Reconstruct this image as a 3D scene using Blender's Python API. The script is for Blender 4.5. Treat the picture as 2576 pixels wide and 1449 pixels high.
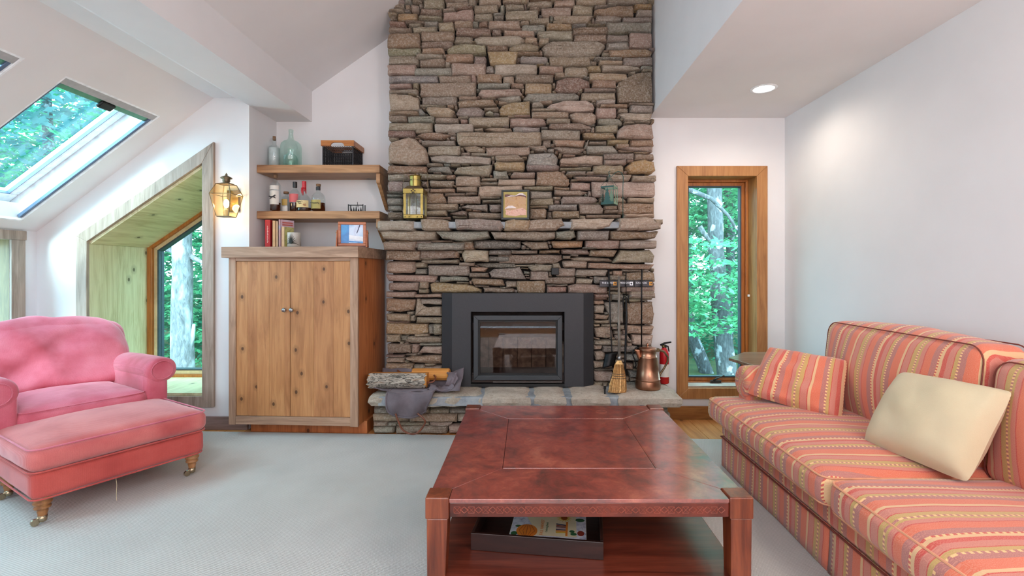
import bpy, math, random
import numpy as np
from mathutils import Vector, Matrix, noise

S = bpy.context.scene
for o in list(bpy.data.objects): bpy.data.objects.remove(o)
COL = S.collection
R = math.radians

# ------------------------------------------------------------------ camera
cam = bpy.data.objects.new('camera', bpy.data.cameras.new('camera')); COL.objects.link(cam)
cam.location = (0, 0, 1.2); cam.rotation_euler = (R(90), 0, 0)
cam.data.sensor_width = 36; cam.data.lens = 1200/2576*36
cam.data.shift_x = -(1325-1288)/2576; cam.data.shift_y = -(724.5-684)/2576
cam.data.clip_start = .05; cam.data.clip_end = 200
S.camera = cam
S.view_settings.view_transform = 'Standard'; S.view_settings.look = 'None'
S.view_settings.exposure = 0.35; S.view_settings.gamma = 1; S.view_settings.use_curve_mapping = False
S.cycles.use_denoising = True; S.cycles.max_bounces = 10; S.cycles.diffuse_bounces = 5
S.cycles.transparent_max_bounces = 16; S.cycles.caustics_reflective = False; S.cycles.caustics_refractive = False
S.cycles.sample_clamp_indirect = 6

# ------------------------------------------------------------------ sky, sun, added fill lights
w = bpy.data.worlds.new('sky'); S.world = w; w.use_nodes = True
bg = w.node_tree.nodes['Background']; bg.inputs[0].default_value = (.56, .80, 1.0, 1); bg.inputs[1].default_value = 11.0
def light(name, kind, loc, direction, energy, color, **k):
    d = bpy.data.lights.new(name, kind); d.energy = energy; d.color = color
    for a, b in k.items(): setattr(d, a, b)
    o = bpy.data.objects.new(name, d); COL.objects.link(o); o.location = loc
    o.rotation_euler = Vector(direction).to_track_quat('-Z', 'Y').to_euler(); return o
light('sun', 'SUN', (0, -5, 9), (.06, .76, -.62), 7.0, (.86, .96, 1), angle=R(14))
light('window_daylight_rear', 'AREA', (-.6, -2.6, 1.9), (0, 1, -.05), 64, (1, .95, .965), shape='RECTANGLE', size=3.6, size_y=2.2)  # added fill behind the camera; the rear wall has no window
light('ceiling_daylight', 'AREA', (-.5, -.9, 3.0), (.1, .35, -1), 34, (.68, .84, 1), shape='RECTANGLE', size=1.6, size_y=2.2)  # added bluish fill under the vault, with no opening above it
light('room_lamp', 'AREA', (1.55, -1.2, 2.35), (-.1, .45, -1), 24, (1, .88, .78), shape='DISK', size=.6)  # unseen warm fill added on the right behind the camera
light('room_uplight', 'AREA', (1.45, -.6, 1.5), (.05, .35, 1), 52, (1, .88, .86), shape='DISK', size=.5)  # unseen upward fill, added to brighten the low ceiling
def portal(name, loc, direction, sx, sy):
    o = light(name, 'AREA', loc, direction, 1, (1, 1, 1), shape='RECTANGLE', size=sx, size_y=sy); o.data.cycles.is_portal = True
portal('portal_skylight', (-3.27, 2.63, 2.02), (.6, 0, -.8), 1.9, 1.5)
portal('portal_window_left', (-2.9, 4.25, 1.1), (0, -1, 0), .95, 1.9)
portal('portal_window_right', (1.62, 4.12, 1.1), (0, -1, 0), .6, 1.8)

# ------------------------------------------------------------------ materials
def lin(h):
    if isinstance(h, (tuple, list)): return tuple(h[:3])+(1,)
    c = [int(h[i:i+2], 16)/255 for i in (0, 2, 4)]
    return tuple((x/12.92 if x <= .04045 else ((x+.055)/1.055)**2.4) for x in c)+(1,)
def rgb(r, g, b): return tuple((x/255/12.92 if x <= 10 else ((x/255+.055)/1.055)**2.4) for x in (r, g, b))
class NT:
    def __init__(s, name):
        s.m = bpy.data.materials.new(name); s.m.use_nodes = True; s.t = s.m.node_tree; s.b = s.t.nodes['Principled BSDF']
        s.out = s.t.nodes['Material Output']
    def n(s, typ, _in=None, **k):
        x = s.t.nodes.new(typ)
        for a, b in k.items(): setattr(x, a, b)
        for a, b in (_in or {}).items():
            if isinstance(b, bpy.types.NodeSocket): s.t.links.new(b, x.inputs[a])
            else: x.inputs[a].default_value = b
        return x
    def set(s, **k):
        for a, b in k.items():
            a = {'col': 'Base Color', 'rough': 'Roughness', 'metal': 'Metallic', 'coat': 'Coat Weight', 'coatr': 'Coat Roughness', 'normal': 'Normal', 'sheen': 'Sheen Weight', 'sheenr': 'Sheen Roughness', 'sheent': 'Sheen Tint', 'spec': 'Specular IOR Level', 'sss': 'Subsurface Weight', 'em': 'Emission Color', 'ems': 'Emission Strength'}.get(a, a)
            if isinstance(b, bpy.types.NodeSocket): s.t.links.new(b, s.b.inputs[a])
            else: s.b.inputs[a].default_value = b
        return s
    def obj(s, scale=(1, 1, 1), src='Object', rot=(0, 0, 0)):
        tc = s.n('ShaderNodeTexCoord'); return s.n('ShaderNodeMapping', {0: tc.outputs[src], 'Scale': scale, 'Rotation': rot}).outputs[0]
    def noise(s, vec, scale, detail=3, rough=.5, dist=0):
        return s.n('ShaderNodeTexNoise', {'Vector': vec, 'Scale': scale, 'Detail': detail, 'Roughness': rough, 'Distortion': dist}).outputs[0]
    def ramp(s, fac, stops, interp='LINEAR'):
        r = s.n('ShaderNodeValToRGB', {0: fac}); e = r.color_ramp; e.interpolation = interp
        while len(e.elements) < len(stops): e.elements.new(1)
        for i, (p, c) in enumerate(sorted(stops, key=lambda q: q[0])):
            e.elements[i].position = p
        for i, (p, c) in enumerate(sorted(stops, key=lambda q: q[0])):
            e.elements[i].color = lin(c) if not isinstance(c, (int, float)) else (c, c, c, 1)
        return r.outputs[0]
    def mix(s, fac, a, b, mode='MIX'):
        x = s.n('ShaderNodeMix', data_type='RGBA', blend_type=mode)
        for i, v in ((0, fac), (6, a), (7, b)):
            if isinstance(v, bpy.types.NodeSocket): s.t.links.new(v, x.inputs[i])
            else: x.inputs[i].default_value = v if i == 0 else lin(v)
        return x.outputs[2]
    def math(s, op, a, b=0, c=0):
        x = s.n('ShaderNodeMath', operation=op)
        for i, v in ((0, a), (1, b), (2, c)):
            if isinstance(v, bpy.types.NodeSocket): s.t.links.new(v, x.inputs[i])
            else: x.inputs[i].default_value = v
        return x.outputs[0]
    def bump(s, h, strength=.3, dist=.01):
        return s.n('ShaderNodeBump', {'Height': h, 'Strength': strength, 'Distance': dist}).outputs[0]
def plain(name, col, rough=.6, metal=0, var=.06, bump=0, scale=25, **k):
    t = NT(name); v = t.obj(); c = lin(col)
    n = t.noise(v, scale)
    d = tuple(x*(1-var*2) for x in c[:3]); l = tuple(min(1, x*(1+var*2)) for x in c[:3])
    t.set(col=t.ramp(n, [(.3, d), (.7, l)]), rough=rough, metal=metal, **k)
    if bump: t.set(normal=t.bump(n, bump, .004))
    return t.m
def wood(name, dark, mid, light, axis=2, knots=0, rough=.5, coat=0, grain=1.0):
    t = NT(name); sc = [9*grain]*3; sc[axis] = .9*grain; v = t.obj(tuple(sc))
    n = t.noise(v, 2.2, 5, .6, 1.2); sc2 = [60]*3; sc2[axis] = 2.5
    f = t.noise(t.obj(tuple(sc2)), 2.0, 3); big = t.noise(t.obj(), 1.7, 2)
    a = t.math('ADD', t.math('MULTIPLY', n, .62), t.math('ADD', t.math('MULTIPLY', f, .22), t.math('MULTIPLY', big, .2)))
    c = t.ramp(a, [(.38, dark), (.52, mid), (.66, light)])
    if knots:
        sp = t.n('ShaderNodeSeparateXYZ', {0: t.obj()}); o_ = sp.outputs
        A_, B_, C_ = {2: (o_[0], o_[1], o_[2]), 0: (o_[1], o_[2], o_[0]), 1: (o_[0], o_[2], o_[1])}[axis]
        rn = t.math('MULTIPLY', t.n('ShaderNodeObjectInfo').outputs['Random'], 17)
        cv = t.n('ShaderNodeCombineXYZ', {0: t.math('ADD', t.math('MULTIPLY', t.math('ADD', A_, B_), 5.5*knots), rn), 1: t.math('ADD', t.math('MULTIPLY', C_, 4.0*knots), rn)}).outputs[0]
        vn = t.n('ShaderNodeTexVoronoi', {'Vector': cv, 'Scale': 1.0, 'Randomness': 1}, voronoi_dimensions='2D')
        keep = t.math('GREATER_THAN', t.n('ShaderNodeSeparateXYZ', {0: vn.outputs['Color']}).outputs[0], .52)
        d = t.math('ADD', vn.outputs['Distance'], t.math('MULTIPLY', t.math('SUBTRACT', f, .5), .04))
        k = t.math('MULTIPLY', keep, t.ramp(d, [(.040, 1.0), (.062, .75), (.075, .25), (.11, .30), (.20, 0.0)]))
        c = t.mix(k, c, tuple(x*.30 for x in lin(dark)[:3]))
    t.set(col=c, rough=rough, coat=coat, coatr=.25, normal=t.bump(f, .15, .002)); return t.m
def glass(name, tint, gloss=.12, rough=.02):
    t = NT(name); tr = t.n('ShaderNodeBsdfTransparent', {0: lin(tint)}); gl = t.n('ShaderNodeBsdfGlossy', {'Roughness': rough, 'Color': (1, 1, 1, 1)})
    f = t.math('POWER', t.n('ShaderNodeLayerWeight', {'Blend': .5}).outputs['Facing'], 4.5)
    f = t.math('ADD', t.math('MULTIPLY', f, .55), .02+gloss*.12)
    m = t.n('ShaderNodeMixShader', {0: f, 1: tr.outputs[0], 2: gl.outputs[0]}); t.t.links.new(m.outputs[0], t.out.inputs[0]); return t.m
def emit(name, col, strength):
    t = NT(name); t.set(col=lin(col), em=lin(col), ems=strength); return t.m

MAT = {}
MAT['wall'] = plain('wall_paint', (.75, .745, .755), .85, var=.012, scale=3, bump=.04)
MAT['ceil'] = plain('ceiling_paint', (.76, .745, .745), .9, var=.012, scale=3)
MAT['casing'] = wood('weathered_pine', '7c6c60', '9c8a7c', 'b09e90', 2, 0, .55)
MAT['casing_r'] = wood('honey_casing', '8c5a2e', 'a67240', 'b6844e', 2, 0, .5, .1)
MAT['base_w'] = wood('baseboard_pine', '7a4a20', '93602f', 'a4703d', 0, 0, .5)
MAT['base_l'] = wood('baseboard_grey', '6f5a50', '86706a', '95807a', 0, 0, .5)
MAT['reveal'] = wood('reveal_pine', 'b8ac80', 'd0c8a0', 'dcd6b0', 1, 1.0, .42)
MAT['reveal_v'] = wood('reveal_pine_upright', 'b8ac80', 'd0c8a0', 'dcd6b0', 2, 1.0, .42)
MAT['reveal_olive'] = wood('reveal_olive', '6a5c3c', '84744c', '948458', 2, 0, .5)
MAT['sashwood'] = wood('sash_wood', '8a4f20', 'a8652c', 'b87838', 2, 0, .4, .2)
MAT['sashpale'] = plain('sash_pale', 'c9b48c', .5)
MAT['gasket'] = plain('gasket', '35424c', .5)
MAT['plank'] = wood('floor_pine', 'b5763c', 'cf8e50', 'dba066', 1, .9, .38, .25)
MAT['cabdoor'] = wood('cabinet_pine', '9c6a42', 'b27e50', 'c28f60', 2, 1.15, .5, .12)
MAT['cabdoor2'] = wood('cabinet_pine_dark', '92603a', 'a8744a', 'ba8658', 2, 1.3, .5, .12)
MAT['cabframe'] = wood('cabinet_frame_v', '806454', 'a08068', 'b89880', 2, 0, .55)
MAT['cabrail'] = wood('cabinet_frame_h', '806454', 'a08068', 'b89880', 0, 0, .55)
MAT['cabside'] = wood('cabinet_side', '96542c', 'b46c3c', 'c47e4c', 2, 1.0, .5)
MAT['shelf'] = wood('shelf_wood', '7c563a', 'a0754e', 'bc9066', 0, .7, .5, .1)
MAT['white_p'] = plain('white_plastic', (.85, .87, .9), .4)
MAT['blackmetal'] = plain('black_metal', '18191b', .5, .3)
MAT['iron'] = plain('wrought_iron', '1d1e20', .45, .6, var=.2, scale=60, bump=.3)
MAT['insert'] = plain('insert_steel', '303135', .55, .2, var=.08, scale=300)
MAT['insert_d'] = plain('insert_dark', '08090a', .6)
MAT['brass'] = plain('brass', '94824a', .34, 1, var=.1)
MAT['brass_d'] = plain('aged_brass', '6f6048', .45, .7, var=.15)
MAT['copper'] = plain('copper', 'a67a62', .33, 1, var=.18, scale=8, bump=.05)
MAT['steel'] = plain('steel', '9a9a9a', .3, .9)
MAT['chrome'] = plain('caster_metal', 'a89a80', .25, .9)
MAT['win_glass'] = glass('window_glass', (.86, .97, .95))
MAT['clear'] = glass('clear_glass', (.90, .94, .94), .3)
MAT['green_glass'] = glass('green_glass', (.80, .92, .88), .4)
MAT['amber'] = glass('amber_spirit', (.35, .12, .03), .1)
MAT['cork'] = plain('cork', '7d5f44', .8)
def mottle(name, cols, scale, rough, bump=.3, detail=6, **k):
    t = NT(name); n = t.noise(t.obj(), scale, detail, .6, .4); m = len(cols)
    t.set(col=t.ramp(n, [(.3+.4*i/(m-1), c) for i, c in enumerate(cols)]), rough=rough, normal=t.bump(t.noise(t.obj(), scale*9, 3), bump, .003), **k); return t.m
def leather():
    t = NT('table_leather'); v = t.obj()
    n = t.math('ADD', t.math('MULTIPLY', t.noise(v, 4.5, 8, .68, .6), .6), t.math('MULTIPLY', t.noise(v, 17, 8, .75, .8), .4)); fine = t.noise(v, 90, 3); scr = t.noise(t.obj((3, 26, 3), rot=(0, 0, .5)), 4, 4, .7, 2)
    c = t.ramp(n, [(.36, '4a1a16'), (.46, '7c2e26'), (.54, '963e30'), (.64, 'b8624a')])
    c = t.mix(t.ramp(scr, [(.66, 0.0), (.78, .35)]), c, 'a2684f')
    t.set(col=c, rough=t.ramp(t.noise(v, 14, 5), [(.3, .30), (.7, .46)]), coat=1.0, coatr=.17, normal=t.bump(fine, .12, .0015)); t.b.inputs['Coat IOR'].default_value = 2.3; return t.m
MAT['leather'] = leather()
MAT['cherry'] = wood('cherry_wood', '4c1f10', '6e321c', '864528', 2, 0, .32, .4)
MAT['cherry_h'] = wood('cherry_wood_h', '3e170f', '5e2619', '763625', 0, 0, .30, .4)
MAT['tray'] = wood('tray_wood', '1c0b08', '2c1410', '3d1e16', 0, 0, .35, .3)
def rug():
    t = NT('rug_weave'); v = t.obj()
    a = t.n('ShaderNodeTexWave', {'Vector': t.obj(rot=(0, 0, .35)), 'Scale': 55, 'Distortion': 1.5, 'Detail': 2, 'Detail Scale': 3}, bands_direction='X').outputs[1]
    b = t.n('ShaderNodeTexWave', {'Vector': t.obj(rot=(0, 0, .35)), 'Scale': 38, 'Distortion': 2.5}, bands_direction='Y').outputs[1]
    h = t.math('MULTIPLY', a, b); n = t.noise(v, 2, 3)
    c = t.mix(t.ramp(h, [(.0, 0.0), (.6, 1.0)]), (.49, .485, .47), (.65, .65, .635))
    c = t.mix(.12, c, t.ramp(n, [(.3, '8f8468'), (.7, 'fffdf0')]))
    t.set(col=c, rough=.95, normal=t.bump(h, .45, .004)); return t.m
MAT['rug'] = rug()
def stonemat():
    t = NT('fieldstone'); tc = t.n('ShaderNodeTexCoord'); a = t.n('ShaderNodeAttribute', attribute_name='Col').outputs[0]
    g = t.n('ShaderNodeNewGeometry').outputs['Position']
    n1 = t.noise(g, 14, 6, .62, .5); n2 = t.noise(g, 75, 6, .78); st = t.noise(t.n('ShaderNodeMapping', {0: g, 'Scale': (3, 3, 24)}).outputs[0], 7, 4, .65, 1)
    sp = t.noise(g, 260, 2, .6)
    c = t.mix(t.ramp(n1, [(.32, .6), (.6, 0.0)]), a, (.62, .55, .48), 'MULTIPLY')
    c = t.mix(t.ramp(st, [(.40, .45), (.6, 0.0)]), c, (.66, .60, .54), 'MULTIPLY')
    c = t.mix(t.ramp(n2, [(.48, 0.0), (.66, .62)]), c, 'd2c8bc')
    c = t.mix(t.ramp(n2, [(.28, .5), (.42, 0.0)]), c, '2e2824')
    c = t.mix(t.ramp(sp, [(.63, 0.0), (.71, .75)]), c, 'efe8e0')
    h = t.math('ADD', t.math('MULTIPLY', n1, .8), t.math('ADD', t.math('MULTIPLY', n2, .55), t.math('MULTIPLY', st, .8)))
    t.set(col=c, rough=.88, normal=t.bump(h, .85, .014)); return t.m
MAT['stone'] = stonemat()
MAT['mortar'] = mottle('mortar', ['6f757c', '8d9398', 'a0a4a6'], 14, .9, .5)
MAT['core'] = mottle('dark_mortar', ['15120f', '221d19'], 8, .95)

def fabric_stripes():
    t = NT('striped_fabric'); uv = t.n('ShaderNodeUVMap', uv_map='UV').outputs[0]; s = t.n('ShaderNodeSeparateXYZ', {0: uv})
    wob = t.noise(uv, 7, 2); u = t.math('ADD', s.outputs[0], t.math('MULTIPLY', t.math('SUBTRACT', wob, .5), .012)); v = s.outputs[1]
    P = .335; f = t.math('FRACT', t.math('DIVIDE', u, P))
    coral, rose, olive, red, cream, mauve = rgb(216, 110, 80), rgb(200, 124, 110), rgb(190, 160, 92), rgb(198, 76, 66), rgb(220, 184, 136), rgb(174, 112, 106)
    seq = [(2.0, olive), (.35, red), (3.0, rose), (.5, red), (1.3, cream), (4.2, coral), (2.2, mauve), (.9, 'K'), (1.6, olive), (.4, red), (2.4, rose), (1.8, red), (1.3, cream), (.75, 'K2'), (2.6, mauve), (3.4, coral), (.5, red), (2.0, rose), (1.0, olive), (1.0, 'K')]
    T = sum(a for a, b in seq); x = 0; st = []; dm = []
    for a, b in seq:
        st.append((x/T, mauve if b == 'K' else red if b == 'K2' else b)); 
        if b in ('K', 'K2'): dm += [(x/T, 1.0), ((x+a)/T if (x+a)/T < .999 else .999, 0.0)]
        x += a
    c = t.ramp(f, st, 'CONSTANT'); k = t.ramp(f, [(0, 0.0)]+dm, 'CONSTANT')
    dots = t.math('GREATER_THAN', t.math('SINE', t.math('MULTIPLY', v, 2*math.pi/.0155)), .1)
    c = t.mix(t.math('MULTIPLY', k, dots), c, 'f2c88a')
    wv = t.n('ShaderNodeTexNoise', {'Vector': t.n('ShaderNodeMapping', {0: uv, 'Scale': (260, 700, 1)}).outputs[0], 'Scale': 1.0, 'Detail': 1}).outputs[0]
    tw = t.math('SINE', t.math('MULTIPLY', t.math('ADD', t.math('MULTIPLY', u, 1.3), v), 1100))
    c = t.mix(t.ramp(wv, [(.45, 0.0), (.62, .42)]), c, 'e0a088')
    c = t.mix(t.math('MULTIPLY', t.math('GREATER_THAN', tw, .5), .10), c, '7a2a20')
    t.set(col=c, rough=.9, sheen=.25, sheenr=.5, normal=t.bump(wv, .12, .002)); return t.m
MAT['stripes'] = fabric_stripes()
MAT['pipe_dark'] = plain('dark_piping', '7a3a30', .9)
MAT['pipe_light'] = plain('light_piping', 'd89a78', .9)
def cloth(name, c1, c2, c3, rib=0, sheen=.3):
    t = NT(name); v = t.obj(); n = t.noise(v, 5, 4); f = t.noise(v, 300, 2)
    c = t.ramp(n, [(.3, c1), (.5, c2), (.72, c3)]); c = t.mix(t.ramp(f, [(.4, .18), (.6, 0.0)]), c, c1)
    h = f
    if rib:
        wv = t.n('ShaderNodeTexWave', {'Vector': t.obj(), 'Scale': rib, 'Distortion': .6}, bands_direction='X').outputs[1]
        w2 = t.n('ShaderNodeTexWave', {'Vector': t.obj(), 'Scale': rib*1.0, 'Distortion': .6}, bands_direction='Z').outputs[1]
        h = t.math('ADD', t.math('MULTIPLY', wv, .8), t.math('MULTIPLY', w2, .4)); c = t.mix(t.ramp(wv, [(0, .30), (.5, 0.0)]), c, c1)
    t.set(col=c, rough=.9, sheen=sheen, sheenr=.45, sheent=(1, .8, .85, 1), normal=t.bump(h, .25, .003)); return t.m
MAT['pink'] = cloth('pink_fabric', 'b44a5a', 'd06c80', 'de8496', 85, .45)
MAT['salmon_top'] = cloth('salmon_top_fabric', 'b04a4a', 'c86664', 'd67a76', 85, .6); MAT['salmon'] = cloth('salmon_fabric', 'a03a36', 'bc4c46', 'cc5c54', 85, .45)  # ottoman top: same salmon fabric with the pinkish sky glare put into its colour
MAT['cream'] = cloth('cream_canvas', 'c8ba9a', 'ccbe9e', 'd1c4a5', 0, .1)
MAT['canvas'] = cloth('waxed_canvas', '4c4448', '625a60', '787078', 0, .2)
MAT['strap'] = plain('leather_strap', '6a3a26', .4, var=.15)
MAT['straw'] = plain('broom_straw', 'dcb47a', .8, var=.2, scale=80)
MAT['turned'] = wood('turned_leg', '7a4d26', '9c6a3c', 'b0805a', 2, 0, .4, .2)

# ------------------------------------------------------------------ mesh helpers
ORG = {}
def W(px, py, Y): return Vector(((px-1325)/1200*Y, Y, 1.2+(684-py)/1200*Y))
def thing(name, label, cat, loc=(0, 0, 0), rotz=0, group=None, kind=None):
    o = bpy.data.objects.new(name, None); COL.objects.link(o); o.empty_display_size = .1
    o.location = loc; o.rotation_euler = (0, 0, rotz); ORG[o] = Vector(loc)
    return tag(o, label, cat, group, kind)
def tag(o, label=None, cat=None, group=None, kind=None):
    for k, v in (('label', label), ('category', cat), ('group', group), ('kind', kind)):
        if v: o[k] = v
    return o
class MB:
    def __init__(s): s.v = []; s.f = []; s.uv = None
    def add(s, vs, fs):
        b = len(s.v); s.v += [Vector(p) for p in vs]; s.f += [tuple(i+b for i in q) for q in fs]; return s
    def box(s, x0, x1, y0, y1, z0, z1):
        return s.add([(x, y, z) for z in (z0, z1) for y in (y0, y1) for x in (x0, x1)],
                     [(0, 2, 3, 1), (4, 5, 7, 6), (0, 1, 5, 4), (2, 6, 7, 3), (0, 4, 6, 2), (1, 3, 7, 5)])
    def hexa(s, p):   # 8 points ordered like box
        return s.add(p, [(0, 2, 3, 1), (4, 5, 7, 6), (0, 1, 5, 4), (2, 6, 7, 3), (0, 4, 6, 2), (1, 3, 7, 5)])
    def prism(s, poly, a, b, axis='y'):
        n = len(poly); f = {'y': lambda p, d: (p[0], d, p[1]), 'x': lambda p, d: (d, p[0], p[1]), 'z': lambda p, d: (p[0], p[1], d)}[axis]
        s.add([f(p, a) for p in poly]+[f(p, b) for p in poly], [tuple(range(n)), tuple(range(2*n-1, n-1, -1))]+[(i, (i+1) % n, n+(i+1) % n, n+i) for i in range(n)])
        return s
    def tube(s, pts, r, n=8, closed=False, cap=True):
        pts = [Vector(p) for p in pts]; m = len(pts); rs = r if isinstance(r, (list, tuple)) else [r]*m
        vs = []; up = None
        for i, p in enumerate(pts):
            if closed: t = pts[(i+1) % m]-pts[i-1]
            else: t = pts[min(i+1, m-1)]-pts[max(i-1, 0)]
            t.normalize()
            if up is None: up = Vector((0, 0, 1)) if abs(t.z) < .9 else Vector((1, 0, 0))
            a = t.cross(up); a.normalize(); b = a.cross(t); up = b
            for k in range(n):
                th = 2*math.pi*k/n; vs.append(p+(a*math.cos(th)+b*math.sin(th))*rs[i])
        fs = [(i*n+k, i*n+(k+1) % n, ((i+1) % m)*n+(k+1) % n, ((i+1) % m)*n+k) for i in range(m if closed else m-1) for k in range(n)]
        if cap and not closed: fs += [tuple(range(n-1, -1, -1)), tuple(range((m-1)*n, m*n))]
        return s.add(vs, fs)
    def lathe(s, prof, c=(0, 0, 0), n=24, sx=1, sy=1, rot=0):
        vs = []; m = len(prof)
        for r, z in prof:
            for k in range(n):
                th = 2*math.pi*k/n+rot; vs.append((c[0]+r*math.cos(th)*sx, c[1]+r*math.sin(th)*sy, c[2]+z))
        fs = [(i*n+k, i*n+(k+1) % n, (i+1)*n+(k+1) % n, (i+1)*n+k) for i in range(m-1) for k in range(n)]
        fs += [tuple(range(n-1, -1, -1)), tuple(range((m-1)*n, m*n))]
        return s.add(vs, fs)
    def sphere(s, c, r, n=12, sz=1):
        return s.lathe([(max(1e-4, r*math.sin(math.pi*i/n)), -r*sz*math.cos(math.pi*i/n)) for i in range(n+1)], c, n*2)
    def grid(s, fn, nu, nv, closed_u=False):
        vs = [fn(i/nu, j/nv) for j in range(nv+1) for i in range(nu+1)]
        return s.add(vs, [(j*(nu+1)+i, j*(nu+1)+i+1, (j+1)*(nu+1)+i+1, (j+1)*(nu+1)+i) for j in range(nv) for i in range(nu)])
    def build(s, name, m, parent=None, bevel=0, smooth=False, local=False, uvf=None, mats=None, subsurf=0, solid=0, loc=None):
        org = Vector((0, 0, 0))
        if not local:
            if parent is not None: org = ORG.get(parent, org)
            elif loc is not None: org = Vector(loc)
        me = bpy.data.meshes.new(name); me.from_pydata([tuple(p-org) for p in s.v], [], s.f)
        if uvf:
            L = me.uv_layers.new(name='UV'); dat = []
            for lp in me.loops: dat += list(uvf(s.v[lp.vertex_index]))
            L.data.foreach_set('uv', dat)
        elif s.uv is not None:
            L = me.uv_layers.new(name='UV'); dat = []
            for lp in me.loops: dat += list(s.uv[lp.vertex_index])
            L.data.foreach_set('uv', dat)
        me.materials.append(MAT[m] if isinstance(m, str) else m)
        if smooth: me.polygons.foreach_set('use_smooth', [True]*len(me.polygons))
        me.update()
        o = bpy.data.objects.new(name, me); COL.objects.link(o)
        if parent is not None: o.parent = parent; ORG[o] = ORG.get(parent, Vector((0, 0, 0))) if not local else Vector((0, 0, 0))
        else: ORG[o] = org; o.location = org
        if bevel:
            b = o.modifiers.new('bevel', 'BEVEL'); b.width = bevel; b.segments = 2; b.limit_method = 'ANGLE'; b.angle_limit = R(35)
        if solid:
            q = o.modifiers.new('solid', 'SOLIDIFY'); q.thickness = solid
        if subsurf:
            q = o.modifiers.new('sub', 'SUBSURF'); q.levels = subsurf; q.render_levels = subsurf
        return o
def struct(o): o['kind'] = 'structure'; return o
def fixn(o):
    import bmesh
    b = bmesh.new(); b.from_mesh(o.data); bmesh.ops.recalc_face_normals(b, faces=b.faces); b.to_mesh(o.data); b.free(); return o
def copy_tree(o, parent=None):
    c = o.copy(); COL.objects.link(c)
    if parent is not None: c.parent = parent
    for ch in [x for x in bpy.data.objects if x.parent == o and x is not c]: copy_tree(ch, c)
    return c
def text(s, size, mat, parent, loc, rot=(R(90), 0, 0), name='lettering', ext=.0006, align='CENTER', local=False):
    cu = bpy.data.curves.new('t', 'FONT'); cu.body = s; cu.size = size; cu.extrude = ext; cu.align_x = align; cu.align_y = 'CENTER'
    to = bpy.data.objects.new('t', cu); COL.objects.link(to)
    me = bpy.data.meshes.new_from_object(to.evaluated_get(bpy.context.evaluated_depsgraph_get())); bpy.data.objects.remove(to)
    me.name = name; me.materials.clear(); me.materials.append(mat if not isinstance(mat, str) else MAT[mat])
    o = bpy.data.objects.new(name, me); COL.objects.link(o); o.parent = parent
    o.location = Vector(loc)-(ORG.get(parent, Vector((0, 0, 0))) if not local else Vector((0, 0, 0))); o.rotation_euler = rot; return o
def smooth_pts(pts, k=5):
    P_ = [Vector(p) for p in pts]; out = []
    for i in range(len(P_)-1):
        a, b, c, d = P_[max(i-1, 0)], P_[i], P_[i+1], P_[min(i+2, len(P_)-1)]
        for j in range(k):
            t = j/k; out.append(.5*((2*b)+(c-a)*t+(2*a-5*b+4*c-d)*t*t+(3*b-a-3*c+d)*t**3))
    return out+[P_[-1]]
def rbox(cx, cy, cz, sx, sy, sz, r, n=10, puff=0, wr=0, seed=0, wfreq=5):
    """soft box: subdivided cube with rounded edges, crowned top and wrinkles"""
    m = MB(); idx = {}; hs = Vector((sx/2, sy/2, sz/2)); r = min(r, min(hs))
    def pt(a, b, c):
        k = (round(a*1000), round(b*1000), round(c*1000))
        if k in idx: return idx[k]
        q = Vector((a*hs.x, b*hs.y, c*hs.z)); core = Vector([max(-(h-r), min(h-r, x)) for h, x in zip(hs, q)]); d = q-core
        if d.length > 1e-9: q = core+d.normalized()*r
        q.z += puff*(1-a*a)*(1-b*b)*(1 if c > 0 else .3)*(abs(c))
        q.x += a*puff*.35*(1-c*c)*(1-b*b); q.y += b*puff*.35*(1-c*c)*(1-a*a)
        if wr:
            w_ = noise.noise(Vector((q.x*wfreq+seed, q.y*wfreq, q.z*wfreq)))+.5*noise.noise(Vector((q.x*wfreq*2.3, q.y*wfreq*2.3+seed, q.z*wfreq)))
            q += q.normalized()*w_*wr
        m.v.append(q+Vector((cx, cy, cz))); idx[k] = len(m.v)-1; return idx[k]
    g = [-1+2*i/n for i in range(n+1)]
    # denser near the rim
    g = [math.sin(x*math.pi/2)*.5+x*.5 for x in g]
    for i in range(n):
        for j in range(n):
            a, b, c, d = g[i], g[i+1], g[j], g[j+1]
            for s_ in (-1, 1):
                q = [(a, c, s_), (b, c, s_), (b, d, s_), (a, d, s_)]; m.f.append(tuple(pt(*p) for p in (q if s_ > 0 else q[::-1])))
                q = [(s_, a, c), (s_, b, c), (s_, b, d), (s_, a, d)]; m.f.append(tuple(pt(*p) for p in (q if s_ > 0 else q[::-1])))
                q = [(a, s_, c), (b, s_, c), (b, s_, d), (a, s_, d)]; m.f.append(tuple(pt(*p) for p in (q if s_ < 0 else q[::-1])))
    return m
def ring(cx, cy, z, sx, sy, r, k=6):
    """rounded rectangle loop"""
    out = []
    for (qx, qy, a0) in ((1, 1, 0), (-1, 1, 90), (-1, -1, 180), (1, -1, 270)):
        for i in range(k+1):
            a = R(a0+90*i/k); out.append((cx+qx*(sx/2-r)+r*math.cos(a), cy+qy*(sy/2-r)+r*math.sin(a), z))
    return out
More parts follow.
